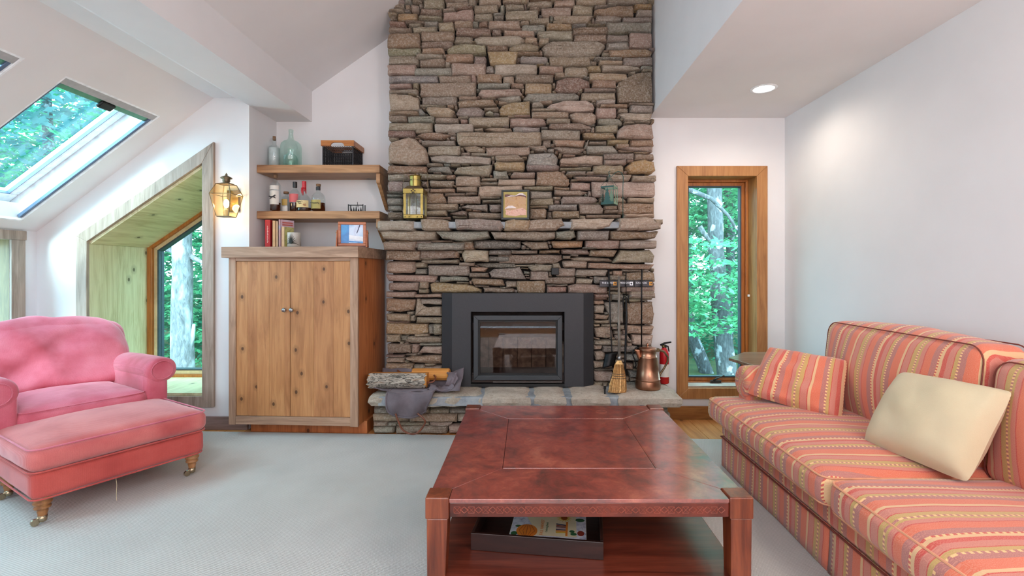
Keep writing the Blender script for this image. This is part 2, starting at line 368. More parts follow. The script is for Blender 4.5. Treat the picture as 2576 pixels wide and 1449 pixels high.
def pillow(c, thick, n=16, wr=.006, seed=1, us=1, vs=1):
    """stuffed cushion between corner points c = BL, BR, TR, TL"""
    BL, BR, TR, TL = [Vector(p) for p in c]; N = (BR-BL).cross(TL-BL).normalized(); m = MB(); m.uv = []
    W_ = (BR-BL).length; H_ = (TL-BL).length
    for side in (1, -1):
        base = len(m.v)
        for j in range(n+1):
            for i in range(n+1):
                u, v = i/n, j/n; a = 2*u-1; b = 2*v-1
                pin = .05*(a*a)*(1-b*b)+0; pin2 = .05*(b*b)*(1-a*a)
                cr = .06*(a*a*b*b)**2; uu = .5+(a*(1-pin*.9-cr))/2; vv = .5+(b*(1-pin2*.9-cr))/2
                p = (BL*(1-uu)+BR*uu)*(1-vv)+(TL*(1-uu)+TR*uu)*vv
                e = (max(0, 1-a*a)**.45)*(max(0, 1-b*b)**.45)
                w_ = noise.noise(Vector((u*4+seed, v*4, side*3)))*wr*3*e**.5+noise.noise(Vector((u*9+seed, v*3, side)))*wr*e**.5
                m.v.append(p+N*side*(thick/2*e+w_)); m.uv.append((u*W_*us+seed*.37, v*H_*vs))
        for j in range(n):
            for i in range(n):
                q = (base+j*(n+1)+i, base+j*(n+1)+i+1, base+(j+1)*(n+1)+i+1, base+(j+1)*(n+1)+i); m.f.append(q if side > 0 else q[::-1])
    return m

# ================================================================== ROOM
YL, YR, YA, YC = 3.64, 3.90, 4.04, 3.72      # left wall, right wall, alcove wall, chimney face
XL, XR = -3.74, 2.11
LOWZ = 2.458
def slope(x): return 2.526+.754*(x+2.387)
# floor with single boards
fl = struct(MB().box(-3.95, 2.3, -3.1, 4.2, -.12, -.03).build('floor', 'core'))
x = XL-.01-.02; i = 0
while x < XR:
    x1 = min(x+.1495, XR+.05)
    o = MB().box(x+.0012, x1-.0012, -3.0, YA, -.03, -.002-(i*7 % 3)*.0004).build('plank', 'plank', fl, bevel=.0015)
    x = x1; i += 1
# rug
rg = MB(); th_ = lambda X: 3.457-.044*X
rg.add([(-3.6, -1.2, 0), (2.0, -1.4, 0), (2.0, th_(2.0), 0), (-3.6, th_(-3.6), 0), (-3.6, -1.2, .011), (2.0, -1.4, .011), (2.0, th_(2.0), .011), (-3.6, th_(-3.6), .011)],
       [(3, 2, 1, 0), (4, 5, 6, 7), (0, 1, 5, 4), (1, 2, 6, 5), (2, 3, 7, 6), (3, 0, 4, 7)])
tag(rg.build('area_rug', 'rug', bevel=.004), 'large cream ribbed wool rug covering most of the floor', 'rug')

# left wall (faces camera) with five-sided window opening
wl = MB(); ia, ib, it1, it2, izb = -3.337, -2.463, 1.431, 2.025, .255
E = .06
ia_, ib_, it1_, it2_, izb_ = ia-.021, ib+.021, it1+.012, it2+.040, izb-.021
wl.prism([(XL-.2, 0), (ia_, 0), (ia_, slope(ia_)+E), (XL-.2, slope(XL-.2)+E)], YL, YL+.14)
wl.prism([(ib_, 0), (-2.118, 0), (-2.118, 2.52), (-2.387, slope(-2.387)+E), (ib_, slope(ib_)+E)], YL, YL+.14)
wl.prism([(ia_, 0), (ib_, 0), (ib_, izb_), (ia_, izb_)], YL, YL+.14)
wl.prism([(ia_, it1_), (ib_, it2_), (ib_, slope(ib_)+E), (ia_, slope(ia_)+E)], YL, YL+.14)
struct(fixn(wl.build('wall_back_left', 'wall')))
struct(MB().box(-2.238, -2.118, YL+.14, YA, 0, 2.6).build('wall_alcove_side', 'wall'))
struct(MB().box(-2.24, 1.3, YA, YA+.12, 0, 5.2).build('wall_alcove_back', 'wall'))
rx0, rx1, rz0, rz1 = (1729-1325)*.00325, (1901-1325)*.00325, 1.2-(975-684)*.00325, 1.2+(684-444)*.00325
q_ = .021; wr_ = MB().box(.945, rx0-q_, YR, YR+.14, 0, 2.6).box(rx1+q_, XR+.15, YR, YR+.14, 0, 2.6).box(rx0-q_, rx1+q_, YR, YR+.14, 0, rz0-q_).box(rx0-q_, rx1+q_, YR, YR+.14, rz1+q_, 2.6)
struct(wr_.build('wall_back_right', 'wall'))
struct(MB().box(XR, XR+.14, -3.1, YR+.14, 0, 2.6).build('wall_right', 'wall'))
struct(MB().box(-4.1, 2.3, -3.2, -3.05, 0, 5.4).build('wall_rear', 'wall'))
# knee wall with opening
ky0, ky1, kz0, kz1 = 2.45, 3.447, .45, 1.434
q_ = .021; kw = MB().box(XL-.14, XL, -3.1, ky0-q_, 0, 1.56).box(XL-.14, XL, ky1+q_, YL+.14, 0, 1.56).box(XL-.14, XL, ky0-q_, ky1+q_, 0, kz0-q_).box(XL-.14, XL, ky0-q_, ky1+q_, kz1+q_, 1.56)
struct(kw.build('wall_left', 'wall'))
# low ceiling on the right with a round hole for the recessed light
lx, ly, lr = 1.627, 3.275, .068
cm = MB().box(1.002, XR+.05, -3.1, ly-.12, LOWZ, LOWZ+.14).box(1.002, XR+.05, ly+.12, YR+.02, LOWZ, LOWZ+.14).box(1.002, lx-.12, ly-.12, ly+.12, LOWZ, LOWZ+.14).box(lx+.12, XR+.05, ly-.12, ly+.12, LOWZ, LOWZ+.14)
N_ = 48; sq = []; ci = []
for k in range(N_):
    a = 2*math.pi*k/N_; c, s_ = math.cos(a), math.sin(a); q = .12/max(abs(c), abs(s_)); sq.append((lx+c*q, ly+s_*q, LOWZ)); ci.append((lx+c*lr, ly+s_*lr, LOWZ))
cm.add(sq+ci, [(k, N_+k, N_+(k+1) % N_, (k+1) % N_) for k in range(N_)])
struct(cm.build('ceiling_low', 'ceil'))
# fascia above it, facing left
struct(MB().box(1.0, 1.1, -3.1, YA+.01, LOWZ+.0005, 5.3).build('wall_upper_right', 'wall'))
# cathedral ceiling
cs = .70; zc = lambda x: 2.728+cs*(x+1.818)
struct(fixn(MB().prism([(-1.95, zc(-1.95)), (1.02, zc(1.02)), (1.02, zc(1.02)+.15), (-1.95, zc(-1.95)+.15)], -3.1, YA+.05).build('ceiling_vault', 'ceil')))
# beam
struct(fixn(MB().prism([(-2.118, 2.470), (-1.818, 2.470), (-1.818, 2.9), (-2.118, 2.9)], -3.1, YA+.02).build('trim_beam', 'ceil')))
struct(fixn(MB().prism([(-2.387, slope(-2.387)), (-2.23, 2.529), (-2.117, 2.4715), (-2.117, 2.7), (-2.387, 2.7)], -3.1, YL+.06).build('ceiling_strip', 'ceil')))
# sloped ceiling with two skylight openings
SX0, SX1 = -3.66, -2.65; sky_y = [(2.745, 3.455), (1.81, 2.52), (.875, 1.585)]
T = .13
sc = MB()
def slab(x0, x1, y0, y1): sc.prism([(x0, slope(x0)), (x1, slope(x1)), (x1, slope(x1)+T), (x0, slope(x0)+T)], y0, y1)
slab(-3.9, SX0, -3.1, YL+.1); slab(SX1, -2.387, -3.1, YL+.1)
ys = [-3.1]+[q for a, b in sorted(sky_y) for q in (a, b)]+[YL+.1]
for a, b in zip(ys[::2], ys[1::2]): slab(SX0, SX1, a, b)
struct(fixn(sc.build('ceiling_slope', 'ceil')))
# ---- roof windows
MAT['track'] = plain('shade_track', '5d6e86', .4, .3)
MAT['rail'] = plain('blind_rail', 'a9a9ab', .5)
MAT['greenbar'] = plain('vent_bar', '5f9a80', .35, .2)  # green reflection of the outdoors put into the bar colour
for n, (y0, y1) in enumerate(sky_y):
    t = thing('window_%d' % (n+3), None, None, (SX0, y0, slope(SX0)), kind='structure')
    def P(x, y, h=0): return (x-h*.6, y, slope(x)+h*.8)
    def bar(x0, x1, ya, yb, h0, h1, name, mat, par=t, bev=.003):
        return fixn(MB().hexa([P(x0, ya, h0), P(x1, ya, h0), P(x0, yb, h0), P(x1, yb, h0), P(x0, ya, h1), P(x1, ya, h1), P(x0, yb, h1), P(x1, yb, h1)]).build(name, mat, par, bevel=bev))
    # white lining of the shaft
    bar(SX0, SX1, y0-.001, y0+.012, .0, .26, 'shaft_lining', 'white_p'); bar(SX0, SX1, y1-.012, y1+.001, .0, .26, 'shaft_lining', 'white_p')
    bar(SX0-.001, SX0+.012, y0, y1, 0, .26, 'shaft_lining', 'white_p'); bar(SX1-.012, SX1+.001, y0, y1, 0, .26, 'shaft_lining', 'white_p')
    for ya, yb in ((y0+.012, y0+.032), (y1-.032, y1-.012)):
        bar(SX0+.02, SX1-.012, ya, yb, .010, .034, 'side_track', 'track')
    bar(SX1-.05, SX1-.012, y0+.012, y1-.012, .004, .05, 'blind_rail', 'rail')
    vb = bar(SX1-.085, SX1-.05, y0+.03, y1-.03, .02, .06, 'vent_bar', 'greenbar')
    hb = bar(SX1-.10, SX1-.055, (y0+y1)/2-.05, (y0+y1)/2+.05, .0, .02, 'handle', 'blackmetal', vb, .008)
    # sash: four members, sloping inner faces
    f0, f1 = .15, .215
    for (xa, xb, ya, yb, nm) in ((SX0+.012, SX0+.085, y0+.012, y1-.012, 'sash'), (SX1-.085, SX1-.012, y0+.012, y1-.012, 'sash'), (SX0+.085, SX1-.085, y0+.012, y0+.075, 'sash'), (SX0+.085, SX1-.085, y1-.075, y1-.012, 'sash')):
        sm = bar(xa, xb, ya, yb, f0, f1, nm, 'white_p', bev=.012)
    for (xa, xb, ya, yb) in ((SX0+.075, SX1-.075, y0+.068, y0+.076), (SX0+.075, SX1-.075, y1-.076, y1-.068), (SX0+.078, SX0+.086, y0+.07, y1-.07)):
        bar(xa, xb, ya, yb, f0+.005, f0+.03, 'gasket', 'track', bev=0)
    bar(SX0+.06, SX1-.06, y0+.06, y1-.06, .185, .193, 'glass_pane', 'win_glass', bev=0)
    bar(SX0-.03, SX1+.03, y0-.05, y0-.002, .14, .25, 'outer_frame', 'gasket'); bar(SX0-.03, SX1+.03, y1+.002, y1+.05, .10, .25, 'outer_frame', 'gasket')
    bar(SX0-.05, SX0-.002, y0-.05, y1+.05, .14, .25, 'outer_frame', 'gasket'); bar(SX1+.002, SX1+.05, y0-.05, y1+.05, .10, .25, 'outer_frame', 'gasket')

# ---- baseboards
struct(MB().box(-3.74, -2.12, YL-.018, YL, 0, 1.2-(1046.5-684)*.0030333).build('baseboard_left', 'base_l', bevel=.003))
struct(MB().box(1.02, XR, YR-.018, YR, 0, 1.2-(1021-684)*.00325).build('baseboard_right', 'base_w', bevel=.003))
struct(MB().box(XR-.018, XR, -3.0, YR-.018, 0, .105).build('baseboard_side', 'base_w', bevel=.003))

# ---- window 1: five-sided window with deep pine reveal
t = thing('window_1', None, None, (-2.9, YL, .2), kind='structure'); k = 3.64/1200
def pw(px, py): return ((px-1325)*k, 1.2+(684-py)*k)
oa, ob_, oc, od = pw(198, 594), pw(542, 358.6), pw(542, 1022.5), pw(198, 1022.5)
ja, jb, jc, jd = (ia, it1), (ib, it2), (ib, izb), (ia, izb)
for q in ([oa, ob_, jb, ja], [ob_, oc, jc, jb], [oc, od, jd, jc], [od, oa, ja, jd]):
    fixn(MB().prism(q, YL-.024, YL).build('casing_board', 'casing', t, bevel=.003))
YB = 4.19
def rv(a, b, th, nm, mat):   # reveal board from opening edge a-b back to the frame
    dx, dz = b[0]-a[0], b[1]-a[1]; L = math.hypot(dx, dz); nx, nz = dz/L*th, -dx/L*th
    return fixn(MB().prism([a, b, (b[0]-nx, b[1]-nz), (a[0]-nx, a[1]-nz)], YL+.001, YB+.12).build(nm, mat, t))
# left jamb from two boards
xm = YL+(YB-YL)*.45
fixn(MB().box(ia-.02, ia, YL+.001, xm-.001, izb, it1+.01).build('jamb_board', 'reveal_v', t)); fixn(MB().box(ia-.02, ia, xm+.001, YB+.12, izb, it1+.01).build('jamb_board', 'reveal_v', t))
rv(ja, jb, -.02, 'head_board', 'reveal'); rv(jc, jd, -.02, 'sill_board', 'reveal')
fixn(MB().box(ib, ib+.02, YL+.001, YB+.12, izb, it2+.01).build('jamb_board', 'reveal_v', t))
def frame(poly, w_, y0, y1, nm, mat, par, bev=.003):
    """mitred frame running inside the polygon"""
    n = len(poly); inn = []
    for i in range(n):
        p0, p1, p2 = Vector(poly[i-1]), Vector(poly[i]), Vector(poly[(i+1) % n])
        d1, d2 = (p1-p0).normalized(), (p2-p1).normalized(); n1, n2 = Vector((-d1.y, d1.x)), Vector((-d2.y, d2.x))
        b = (n1+n2).normalized(); inn.append(p1+b*(w_/max(.2, b.dot(n1))))
    for i in range(n):
        j = (i+1) % n
        fixn(MB().prism([poly[i], poly[j], tuple(inn[j]), tuple(inn[i])], y0, y1).build(nm, mat, par, bevel=bev))
    return [tuple(p) for p in inn]
cc = [jd, jc, jb, ja]   # counter-clockwise
f1 = frame(cc, .042, YB, YB+.09, 'frame_stop', 'sashwood', t)
f2 = frame(f1, .035, YB+.025, YB+.08, 'sash', 'sashpale', t)
f3 = frame(f2, .012, YB+.02, YB+.085, 'gasket', 'gasket', t, 0)
fixn(MB().prism(f3, YB+.05, YB+.056).build('glass_pane', 'win_glass', t))
# ---- window 2: tall casement on the right
t = thing('window_2', None, None, (1.62, YR, .2), kind='structure'); k = .00325
O_ = [pw(1701, 1002), pw(1928, 1002), pw(1928, 418.5), pw(1701, 418.5)]; I_ = [(rx0, rz0), (rx1, rz0), (rx1, rz1), (rx0, rz1)]
for i in range(4):
    j = (i+1) % 4; fixn(MB().prism([O_[i], O_[j], I_[j], I_[i]], YR-.022, YR).build('casing_board', 'casing_r', t, bevel=.003))
frame([(I_[0][0]-.02, I_[0][1]-.02), (I_[1][0]+.02, I_[1][1]-.02), (I_[2][0]+.02, I_[2][1]+.02), (I_[3][0]-.02, I_[3][1]+.02)], .02, YR+.001, YR+.21, 'reveal_board', 'casing_r', t, 0)
MAT['sill'] = plain('sill_grey', 'b3a79c', .4)
MB().box(rx0, rx1, YR+.01, YR+.14, rz0, rz0+.012).build('sill', 'sill', t, bevel=.002)
g1 = frame(I_, .022, YR+.13, YR+.2, 'frame_stop', 'sashwood', t)
g2 = frame(g1, .03, YR+.15, YR+.19, 'sash', 'sashwood', t)
g3 = frame(g2, .010, YR+.145, YR+.192, 'gasket', 'gasket', t, 0)
fixn(MB().prism(g3, YR+.165, YR+.171).build('glass_pane', 'win_glass', t))
q = W(1798, 960, YR+.12); MAT['crank'] = plain('crank_metal', '4a4540', .35, .7)
cr = MB().prism([(q.x-.045, q.y-.02), (q.x+.05, q.y-.015), (q.x+.05, q.y+.012), (q.x-.03, q.y+.012)], rz0+.012, rz0+.032, 'z').build('crank_base', 'crank', t, bevel=.004)
MB().tube([(q.x-.01, q.y, rz0+.032), (q.x+.015, q.y-.02, rz0+.055), (q.x+.055, q.y-.04, rz0+.075)], [.009, .006, .005], 8).sphere((q.x+.058, q.y-.042, rz0+.078), .009, 8).build('crank_handle', 'crank', cr, smooth=True)
for z in (1.2-(745-684)*k, ): MB().box(rx1-.022, rx1-.008, YR+.08, YR+.1, z-.01, z+.01).build('latch', 'white_p', t, bevel=.003)
# ---- window 6: knee wall window, boxed in wood
t = thing('window_6', None, None, (XL, ky1, .6), kind='structure')
MB().box(XL, XL+.024, ky0-.1, ky1+.10, kz1, kz1+.068).build('head_casing', 'casing', t, bevel=.003)
MB().box(XL, XL+.020, ky1, ky1+.095, kz0-.1, kz1).build('side_casing', 'casing', t, bevel=.003)
MB().box(XL, XL+.020, ky0-.095, ky0, kz0-.1, kz1).build('side_casing', 'casing', t, bevel=.003)
MB().box(XL, XL+.020, ky0, ky1, kz0-.1, kz0).build('sill_casing', 'casing', t, bevel=.003)
MB().box(XL-.5, XL-.001, ky1, ky1+.02, kz0, kz1).build('jamb_board', 'reveal_olive', t); MB().box(XL-.5, XL-.001, ky0-.02, ky0, kz0, kz1).build('jamb_board', 'reveal_olive', t)
MB().box(XL-.5, XL-.001, ky0-.02, ky1+.02, kz1, kz1+.02).build('head_board', 'reveal_olive', t); MB().box(XL-.5, XL-.001, ky0-.02, ky1+.02, kz0-.02, kz0).build('sill_board', 'reveal_v', t)
MB().box(XL-.48, XL-.474, ky0, ky1, kz0, kz1).build('glass_pane', 'win_glass', t)
# ---- recessed ceiling light
t = thing('recessed_light', 'round recessed ceiling light shining in the low ceiling', 'light', (lx, ly, LOWZ))
MAT['bulb'] = emit('lamp_glow', (1, .93, .82), 14)
hs_ = MB().lathe([(lr, 0), (lr*.97, .05), (lr*1.05, .052), (lr*1.05, .001)], (lx, ly, LOWZ), 40); hs_.f = [f for f in hs_.f if len(f) == 4]; hs_.build('housing', 'white_p', t)
rr = MB(); rr.lathe([(lr, -.004), (lr+.018, -.003), (lr+.02, -.0005), (lr, -.0005)], (lx, ly, LOWZ), 40); rr.f = [f for f in rr.f if len(f) == 4]; rr.build('trim_ring', 'white_p', t, smooth=True)
MB().lathe([(lr*.9, .030), (lr*.9, .036)], (lx, ly, LOWZ), 32).build('diffuser', 'bulb', t)
l = light('recessed_lamp_light', 'SPOT', (lx, ly, LOWZ-.01), (0, 0, -1), 15, (1, .84, .70), spot_size=R(168), spot_blend=.9, shadow_soft_size=.05); 
# ---- wall sconce
t = thing('wall_sconce', 'lit brass and glass lantern sconce on white wall beside the five sided window', 'lamp', (-2.235, 3.55, 1.73))
sx, sy = -2.232, 3.545
def sqr(h, z): return [(sx-h, sy-h, z), (sx+h, sy-h, z), (sx+h, sy+h, z), (sx-h, sy+h, z)]
Z0, Z1, Z2 = 1.612, 1.772, 1.850; A0, A1, A2 = .046, .077, .047
MAT['lglass'] = glass('lantern_glass', (.98, .93, .80), .25, .08)
rings = [sqr(A0, Z0), sqr(A1, Z1), sqr(A2, Z2)]
for a, b in ((0, 1), (1, 2)):
    for i in range(4):
        j = (i+1) % 4
        gp = MB().add([rings[a][i], rings[a][j], rings[b][j], rings[b][i]], [(0, 1, 2, 3)]).build('glass_panel', 'lglass', t, solid=.002)
        MB().tube([rings[a][i], rings[b][i]], .0028, 6).build('corner_bar', 'brass_d', t)
    for i in range(4): MB().tube([rings[b][i], rings[b][(i+1) % 4]], .0028, 6).build('cross_bar', 'brass_d', t)
MB().box(sx-A0, sx+A0, sy-A0, sy+A0, Z0-.006, Z0).build('base_plate', 'brass_d', t, bevel=.002)
MB().lathe([(.047, 0), (.05, .004), (.022, .012), (.022, .02), (.026, .022), (.024, .028), (.026, .032), (.022, .036), (.04, .045), (.036, .052), (.016, .062), (.007, .068), (.009, .073), (.005, .078), (.001, .086)], (sx, sy, Z2), 20).build('cap', 'brass_d', t, smooth=True)
MB().box(sx-.045, sx+.045, sy+.075, YL, 1.66, 1.82).build('wall_bracket', 'brass_d', t, bevel=.004)
MB().lathe([(.012, 0), (.012, .05), (.010, .052)], (sx, sy, Z0), 12).build('candle_socket', 'cream', t)
MAT['glow'] = emit('bulb_glow', (1, .80, .50), 22)
MB().sphere((sx, sy, Z0+.095), .019, 8, 1.7).build('bulb', 'glow', t, smooth=True)
light('sconce_light', 'POINT', (sx, sy, Z0+.10), (0, 0, -1), 3.2, (1, .70, .42), shadow_soft_size=.03)

# ================================================================== STONEWORK
PALC = dict(t='a08a74', g='938676', G='868a82', b='94949a', o='b08a52', O='bd8442', r='8c5a4c', p='a78c80', P='bba494', d='7a6557', D='6e5344', n='8c6c50', v='867a7a', w='aea498', k='5c5c5a', l='8e8560', q='ad7a5c', m='8f969c')
def tone(k, h):
    """pull every stone colour towards the common grey-tan of the wall"""
    c = [int(h[i:i+2], 16)/255 for i in (0, 2, 4)]; f = .25 if k in 'Oo' else .42
    c = [(x*(1-f)+y*f)*1.07 for x, y in zip(c, (.61, .555, .485))]; L_ = sum(c)/3; f = .3 if k in 'oO' else (.15 if k in 'rqlG' else 0)
    return tuple((lambda v: v/12.92 if v <= .04045 else ((v+.055)/1.055)**2.4)(min(1, (x*(1-f)+L_*f)*1.02)) for x in c)
PALC = {k_: tone(k_, h_) for k_, h_ in PALC.items()}
rnd = random.Random(5)
DENS = []
A = """45,7,60,20 g;8,28,20,37 d;48,-2,68,7 d;68,-3,107,15 l;109,2,152,13 g;150,-3,165,9 g;107,-6,150,1 g;169,-6,211,8 t;213,-8,262,5 t;130,9,158,17 r;103,14,127,21 g;160,7,206,22 g;208,9,217,21 G;218,6,253,17 g;218,17,279,36 g;62,15,103,27 d;21,22,58,37 o;59,27,104,37 l;104,26,113,22,130,21,145,16,160,15,161,36,104,36 p;161,25,196,37 g;196,23,216,29 G;197,28,215,36 G;6,38,37,49 r;41,41,66,49 g;70,38,96,48 G;95,39,124,55 t;124,37,158,48 t;158,39,170,48 G;169,37,187,48 D;187,36,246,50 p;5,49,47,58 g;48,48,92,58 g;128,49,193,64 d;194,51,211,64 d;213,50,252,54 p;214,54,273,66 p;2,58,62,87 n;64,55,125,75 d;64,75,123,87 d;126,65,159,78 g;160,70,172,66,245,65,254,72,248,77,225,81,165,79 w;175,61,192,66 t;3,87,64,99 l;55,84,69,87 w;65,87,107,98 q;111,90,120,82,140,77,182,83,184,97,112,97 l;124,75,180,79 t;184,81,223,93 D;224,90,235,80,260,76,281,84,278,94,225,94 t;4,99,60,117 g;55,97,104,106 g;104,98,113,105 g;108,96,160,113 q;61,106,108,121 d;160,101,183,117 v;184,92,243,92,236,117,190,118 o;245,101,296,116 b;2,116,55,135 p;107,112,119,122 w;119,114,183,136 p;52,122,121,136 G;183,118,197,132 b;197,116,277,136 w;94,135,108,139 w;4,136,96,150 b;96,137,155,149 t;155,135,166,149 p;166,133,213,150 n;214,138,235,152 p;236,135,307,150 d"""
B = """0,-3,12,6 t;11,1,58,13 g;60,-3,100,12 p;101,-4,157,8 t;157,-4,232,8 g;158,5,175,10 w;0,6,5,16 d;6,8,11,16 p;16,13,34,18 t;37,13,93,29 p;94,9,133,26 g;134,8,158,14 g;134,20,165,12,175,9,206,10,207,27,145,25 n;208,6,240,16 O;212,17,241,28 w;16,32,53,41 g;40,28,53,32 p;58,28,80,26,134,28,122,40,85,41,60,36 t;58,37,75,42 t;135,40,137,27,170,25,185,30,184,39 v;186,29,241,41 v;2,43,44,57 G;46,42,94,53 o;95,43,120,48 G;121,43,156,48 l;144,38,157,45 G;156,40,240,58 G;95,48,160,60 D;31,55,97,53,95,72,40,70,30,66 w;96,61,158,76 d;157,58,196,62 g;157,62,198,75 v;198,59,241,87 p;7,67,31,77 t;32,68,52,79 t;36,86,50,75,62,73,140,74,155,82,150,92,142,102,60,103,43,99 g;156,75,199,91 G;160,90,230,88,240,94,238,102,162,102 n;-8,94,34,99 n;125,102,139,108 g;148,95,162,102 g;134,103,186,110 k;187,103,241,119 v;51,103,129,120 t;127,111,139,118 g;142,109,187,117 P;28,116,43,120 o;45,113,52,119 w;33,118,78,133 p;79,121,123,140 g;121,118,147,131 o;147,116,205,119,220,127,150,130 w;219,120,241,127 G;62,131,80,139 p;124,132,196,146 t;197,130,210,136 g;222,125,241,130 g;174,158,177,150,190,142,210,132,235,129,241,129,241,188,178,187 D"""
C = """5,13,47,23 p;48,12,60,25 l;5,25,58,32 g;40,31,58,36 t;62,13,165,10,165,36,130,39,62,38 g;167,13,227,22 G;228,13,252,22 t;235,20,253,24 t;168,34,172,24,245,22,250,35,180,39 p;5,33,20,32,50,37,61,41,62,63,6,63 P;65,38,130,54 v;133,37,167,44 t;174,37,200,42 t;202,42,215,38,245,35,248,44,226,49 G;130,48,140,43,195,41,203,54,133,57 n;205,46,226,53 t;208,72,206,60,212,53,230,48,264,46,264,72 o;62,53,110,58 g;112,53,125,58 t;72,62,75,55,115,57,127,65,120,74,80,73 t;58,60,65,60,73,69,70,71,60,71 b;128,70,135,58,170,56,181,63,175,74,132,74 v;178,57,206,63 t;180,70,190,62,200,72 w;5,64,60,72 t;4,72,38,82 g;39,73,88,84 G;90,75,133,87 g;131,73,151,79 g;136,79,150,87 p;151,74,225,91 g;222,72,235,77 t;5,84,85,99 g;88,87,160,102 w;160,91,185,95 t;192,89,214,94 t;161,96,178,101 g;179,98,195,94,228,95,232,102,200,104 t;54,98,85,104 p;3,99,54,112 r;54,111,62,104,100,103,119,110,105,116,70,116 q;112,101,130,110 g;117,111,129,117 w;5,112,22,118 g;60,116,66,122 w;65,118,127,127 v;5,133,8,122,40,111,50,112,60,121,74,133,78,160,40,163,5,158 t;76,127,136,145 g;140,128,165,127,182,136,180,140,148,139 t;136,139,155,147 g;155,141,203,147 w;129,102,285,127 t;182,129,264,146 p;232,95,253,104 b"""
D = """62,27,65,8,85,1,108,2,127,11,127,21,112,24,100,31,70,31,60,27 r;130,6,175,21 n;7,13,57,32 o;104,24,113,30 g;115,22,174,29 g;110,30,173,45 g;4,44,12,31,100,31,108,37,106,43,25,47 G;34,45,58,51 t;46,58,55,51,75,45,120,43,130,49,135,57,134,64,95,67,72,64,60,60 P;19,48,35,47,44,56,20,58 w;19,59,65,65 g;19,65,88,77 t;89,70,100,66,130,66,138,72,137,85,130,89,95,82 p;137,43,173,52 w;144,51,196,58 q;137,58,175,76 p;177,59,196,67 g;199,53,243,66 v;176,70,185,67,240,68,238,83,190,80 w;47,77,91,85 g;-20,76,40,77,46,82,46,90,-20,93 p;50,97,52,87,110,84,132,98,60,99 d;140,77,178,78,187,88,180,91,140,88 G;136,89,178,103 g;188,83,208,88 t;176,112,178,98,188,90,215,86,241,87,243,115 p;37,93,50,97 k;37,98,109,116 g;112,104,170,103,175,115,115,114 o;39,116,56,131 g;58,116,120,116,115,130,62,128 q;122,119,126,115,120,134,115,132 w;123,119,157,126 g;159,116,198,125 o;199,116,243,129 q;116,121,124,133 g;174,124,199,132 t;12,127,45,126,50,137,25,138 g;56,130,70,128,119,134,105,142,75,142 g;120,127,170,126,178,141,120,141 G;180,135,190,129,242,128,240,140 p;-14,93,36,104 b"""
E_ = """80,9,100,7,130,8,145,6,192,11,191,24,110,22,82,18 w;192,8,200,16 g;193,17,199,25 g;198,8,240,6,254,18,200,18 g;198,18,254,35 o;75,21,105,28 g;118,23,137,28 g;138,22,152,26 t;155,21,179,25 t;3,25,74,41 n;74,37,82,29,115,27,120,40 G;122,41,130,28,196,24,188,46 g;195,35,222,36,225,49,196,49 G;217,33,247,38 t;3,41,42,53 g;60,40,115,42,105,50,62,51 l;109,42,127,51 n;78,52,126,53,120,67,80,65 g;127,45,173,64 p;174,48,203,55 g;170,56,204,62 g;204,50,273,63 P;226,48,232,37,273,37,273,49 p;3,54,34,74 v;64,53,78,66 d;80,67,125,76 q;128,64,167,74 g;168,63,250,83 P;146,75,167,80 t;107,76,145,81 g;3,73,30,77 k;1,78,30,84 G;2,85,30,98 G;3,98,30,109 G;3,110,30,124 d;72,76,105,76,111,95,72,96 n;111,81,172,95 P;172,82,210,87 g;175,88,212,94 g;70,95,131,107 t;70,107,111,118 t;135,95,142,100 t;146,92,163,96 t;136,103,150,97,186,96,186,110 v;188,96,212,111 v;111,110,120,106,132,107,120,112 G;115,115,140,107,149,110,147,119 d;150,111,212,123 t;121,118,149,123 g;60,119,118,125 t;30,40,62,54 t;30,54,64,74 v;30,76,72,98 n;30,98,72,122 t"""
F = """9,28,14,4,60,2,68,12,66,30 b;76,5,100,10 p;70,20,73,14,95,11,120,6,150,7,151,25,72,24 P;151,3,207,15 v;207,4,244,16 t;10,24,71,35 v;71,24,106,28 t;71,29,129,35 l;152,15,193,24 p;193,15,206,21 p;132,25,188,41 t;190,30,200,20,225,14,243,20,247,35,240,41,197,40 O;27,62,29,36,70,35,78,38,89,52,90,60,86,65 n;73,36,82,40 t;83,35,120,44 v;120,36,134,42 p;82,41,100,45 t;94,45,158,46,157,54,100,53 p;160,41,204,42,198,54,162,54 g;203,43,248,55 g;91,51,104,55 g;90,56,128,72 p;129,55,246,84 P;4,63,59,71 l;60,65,90,71 t;16,72,58,86 v;62,70,110,71,123,75,110,81,62,80 p;16,86,60,99 l;59,82,74,89 g;72,89,78,82,135,83,142,90,135,95,76,97 v;61,89,72,97 p;143,85,185,84,194,94,143,93 t;195,84,245,94 P;16,99,50,104 t;50,97,104,108 G;130,93,150,97 l;106,95,145,96,151,104,151,115,108,115 p;177,94,245,116 n;152,99,176,107 p;153,107,188,113 g;16,104,47,124 n;57,108,108,123 n;48,110,58,124 d;119,115,184,122 t;188,114,244,122 P"""
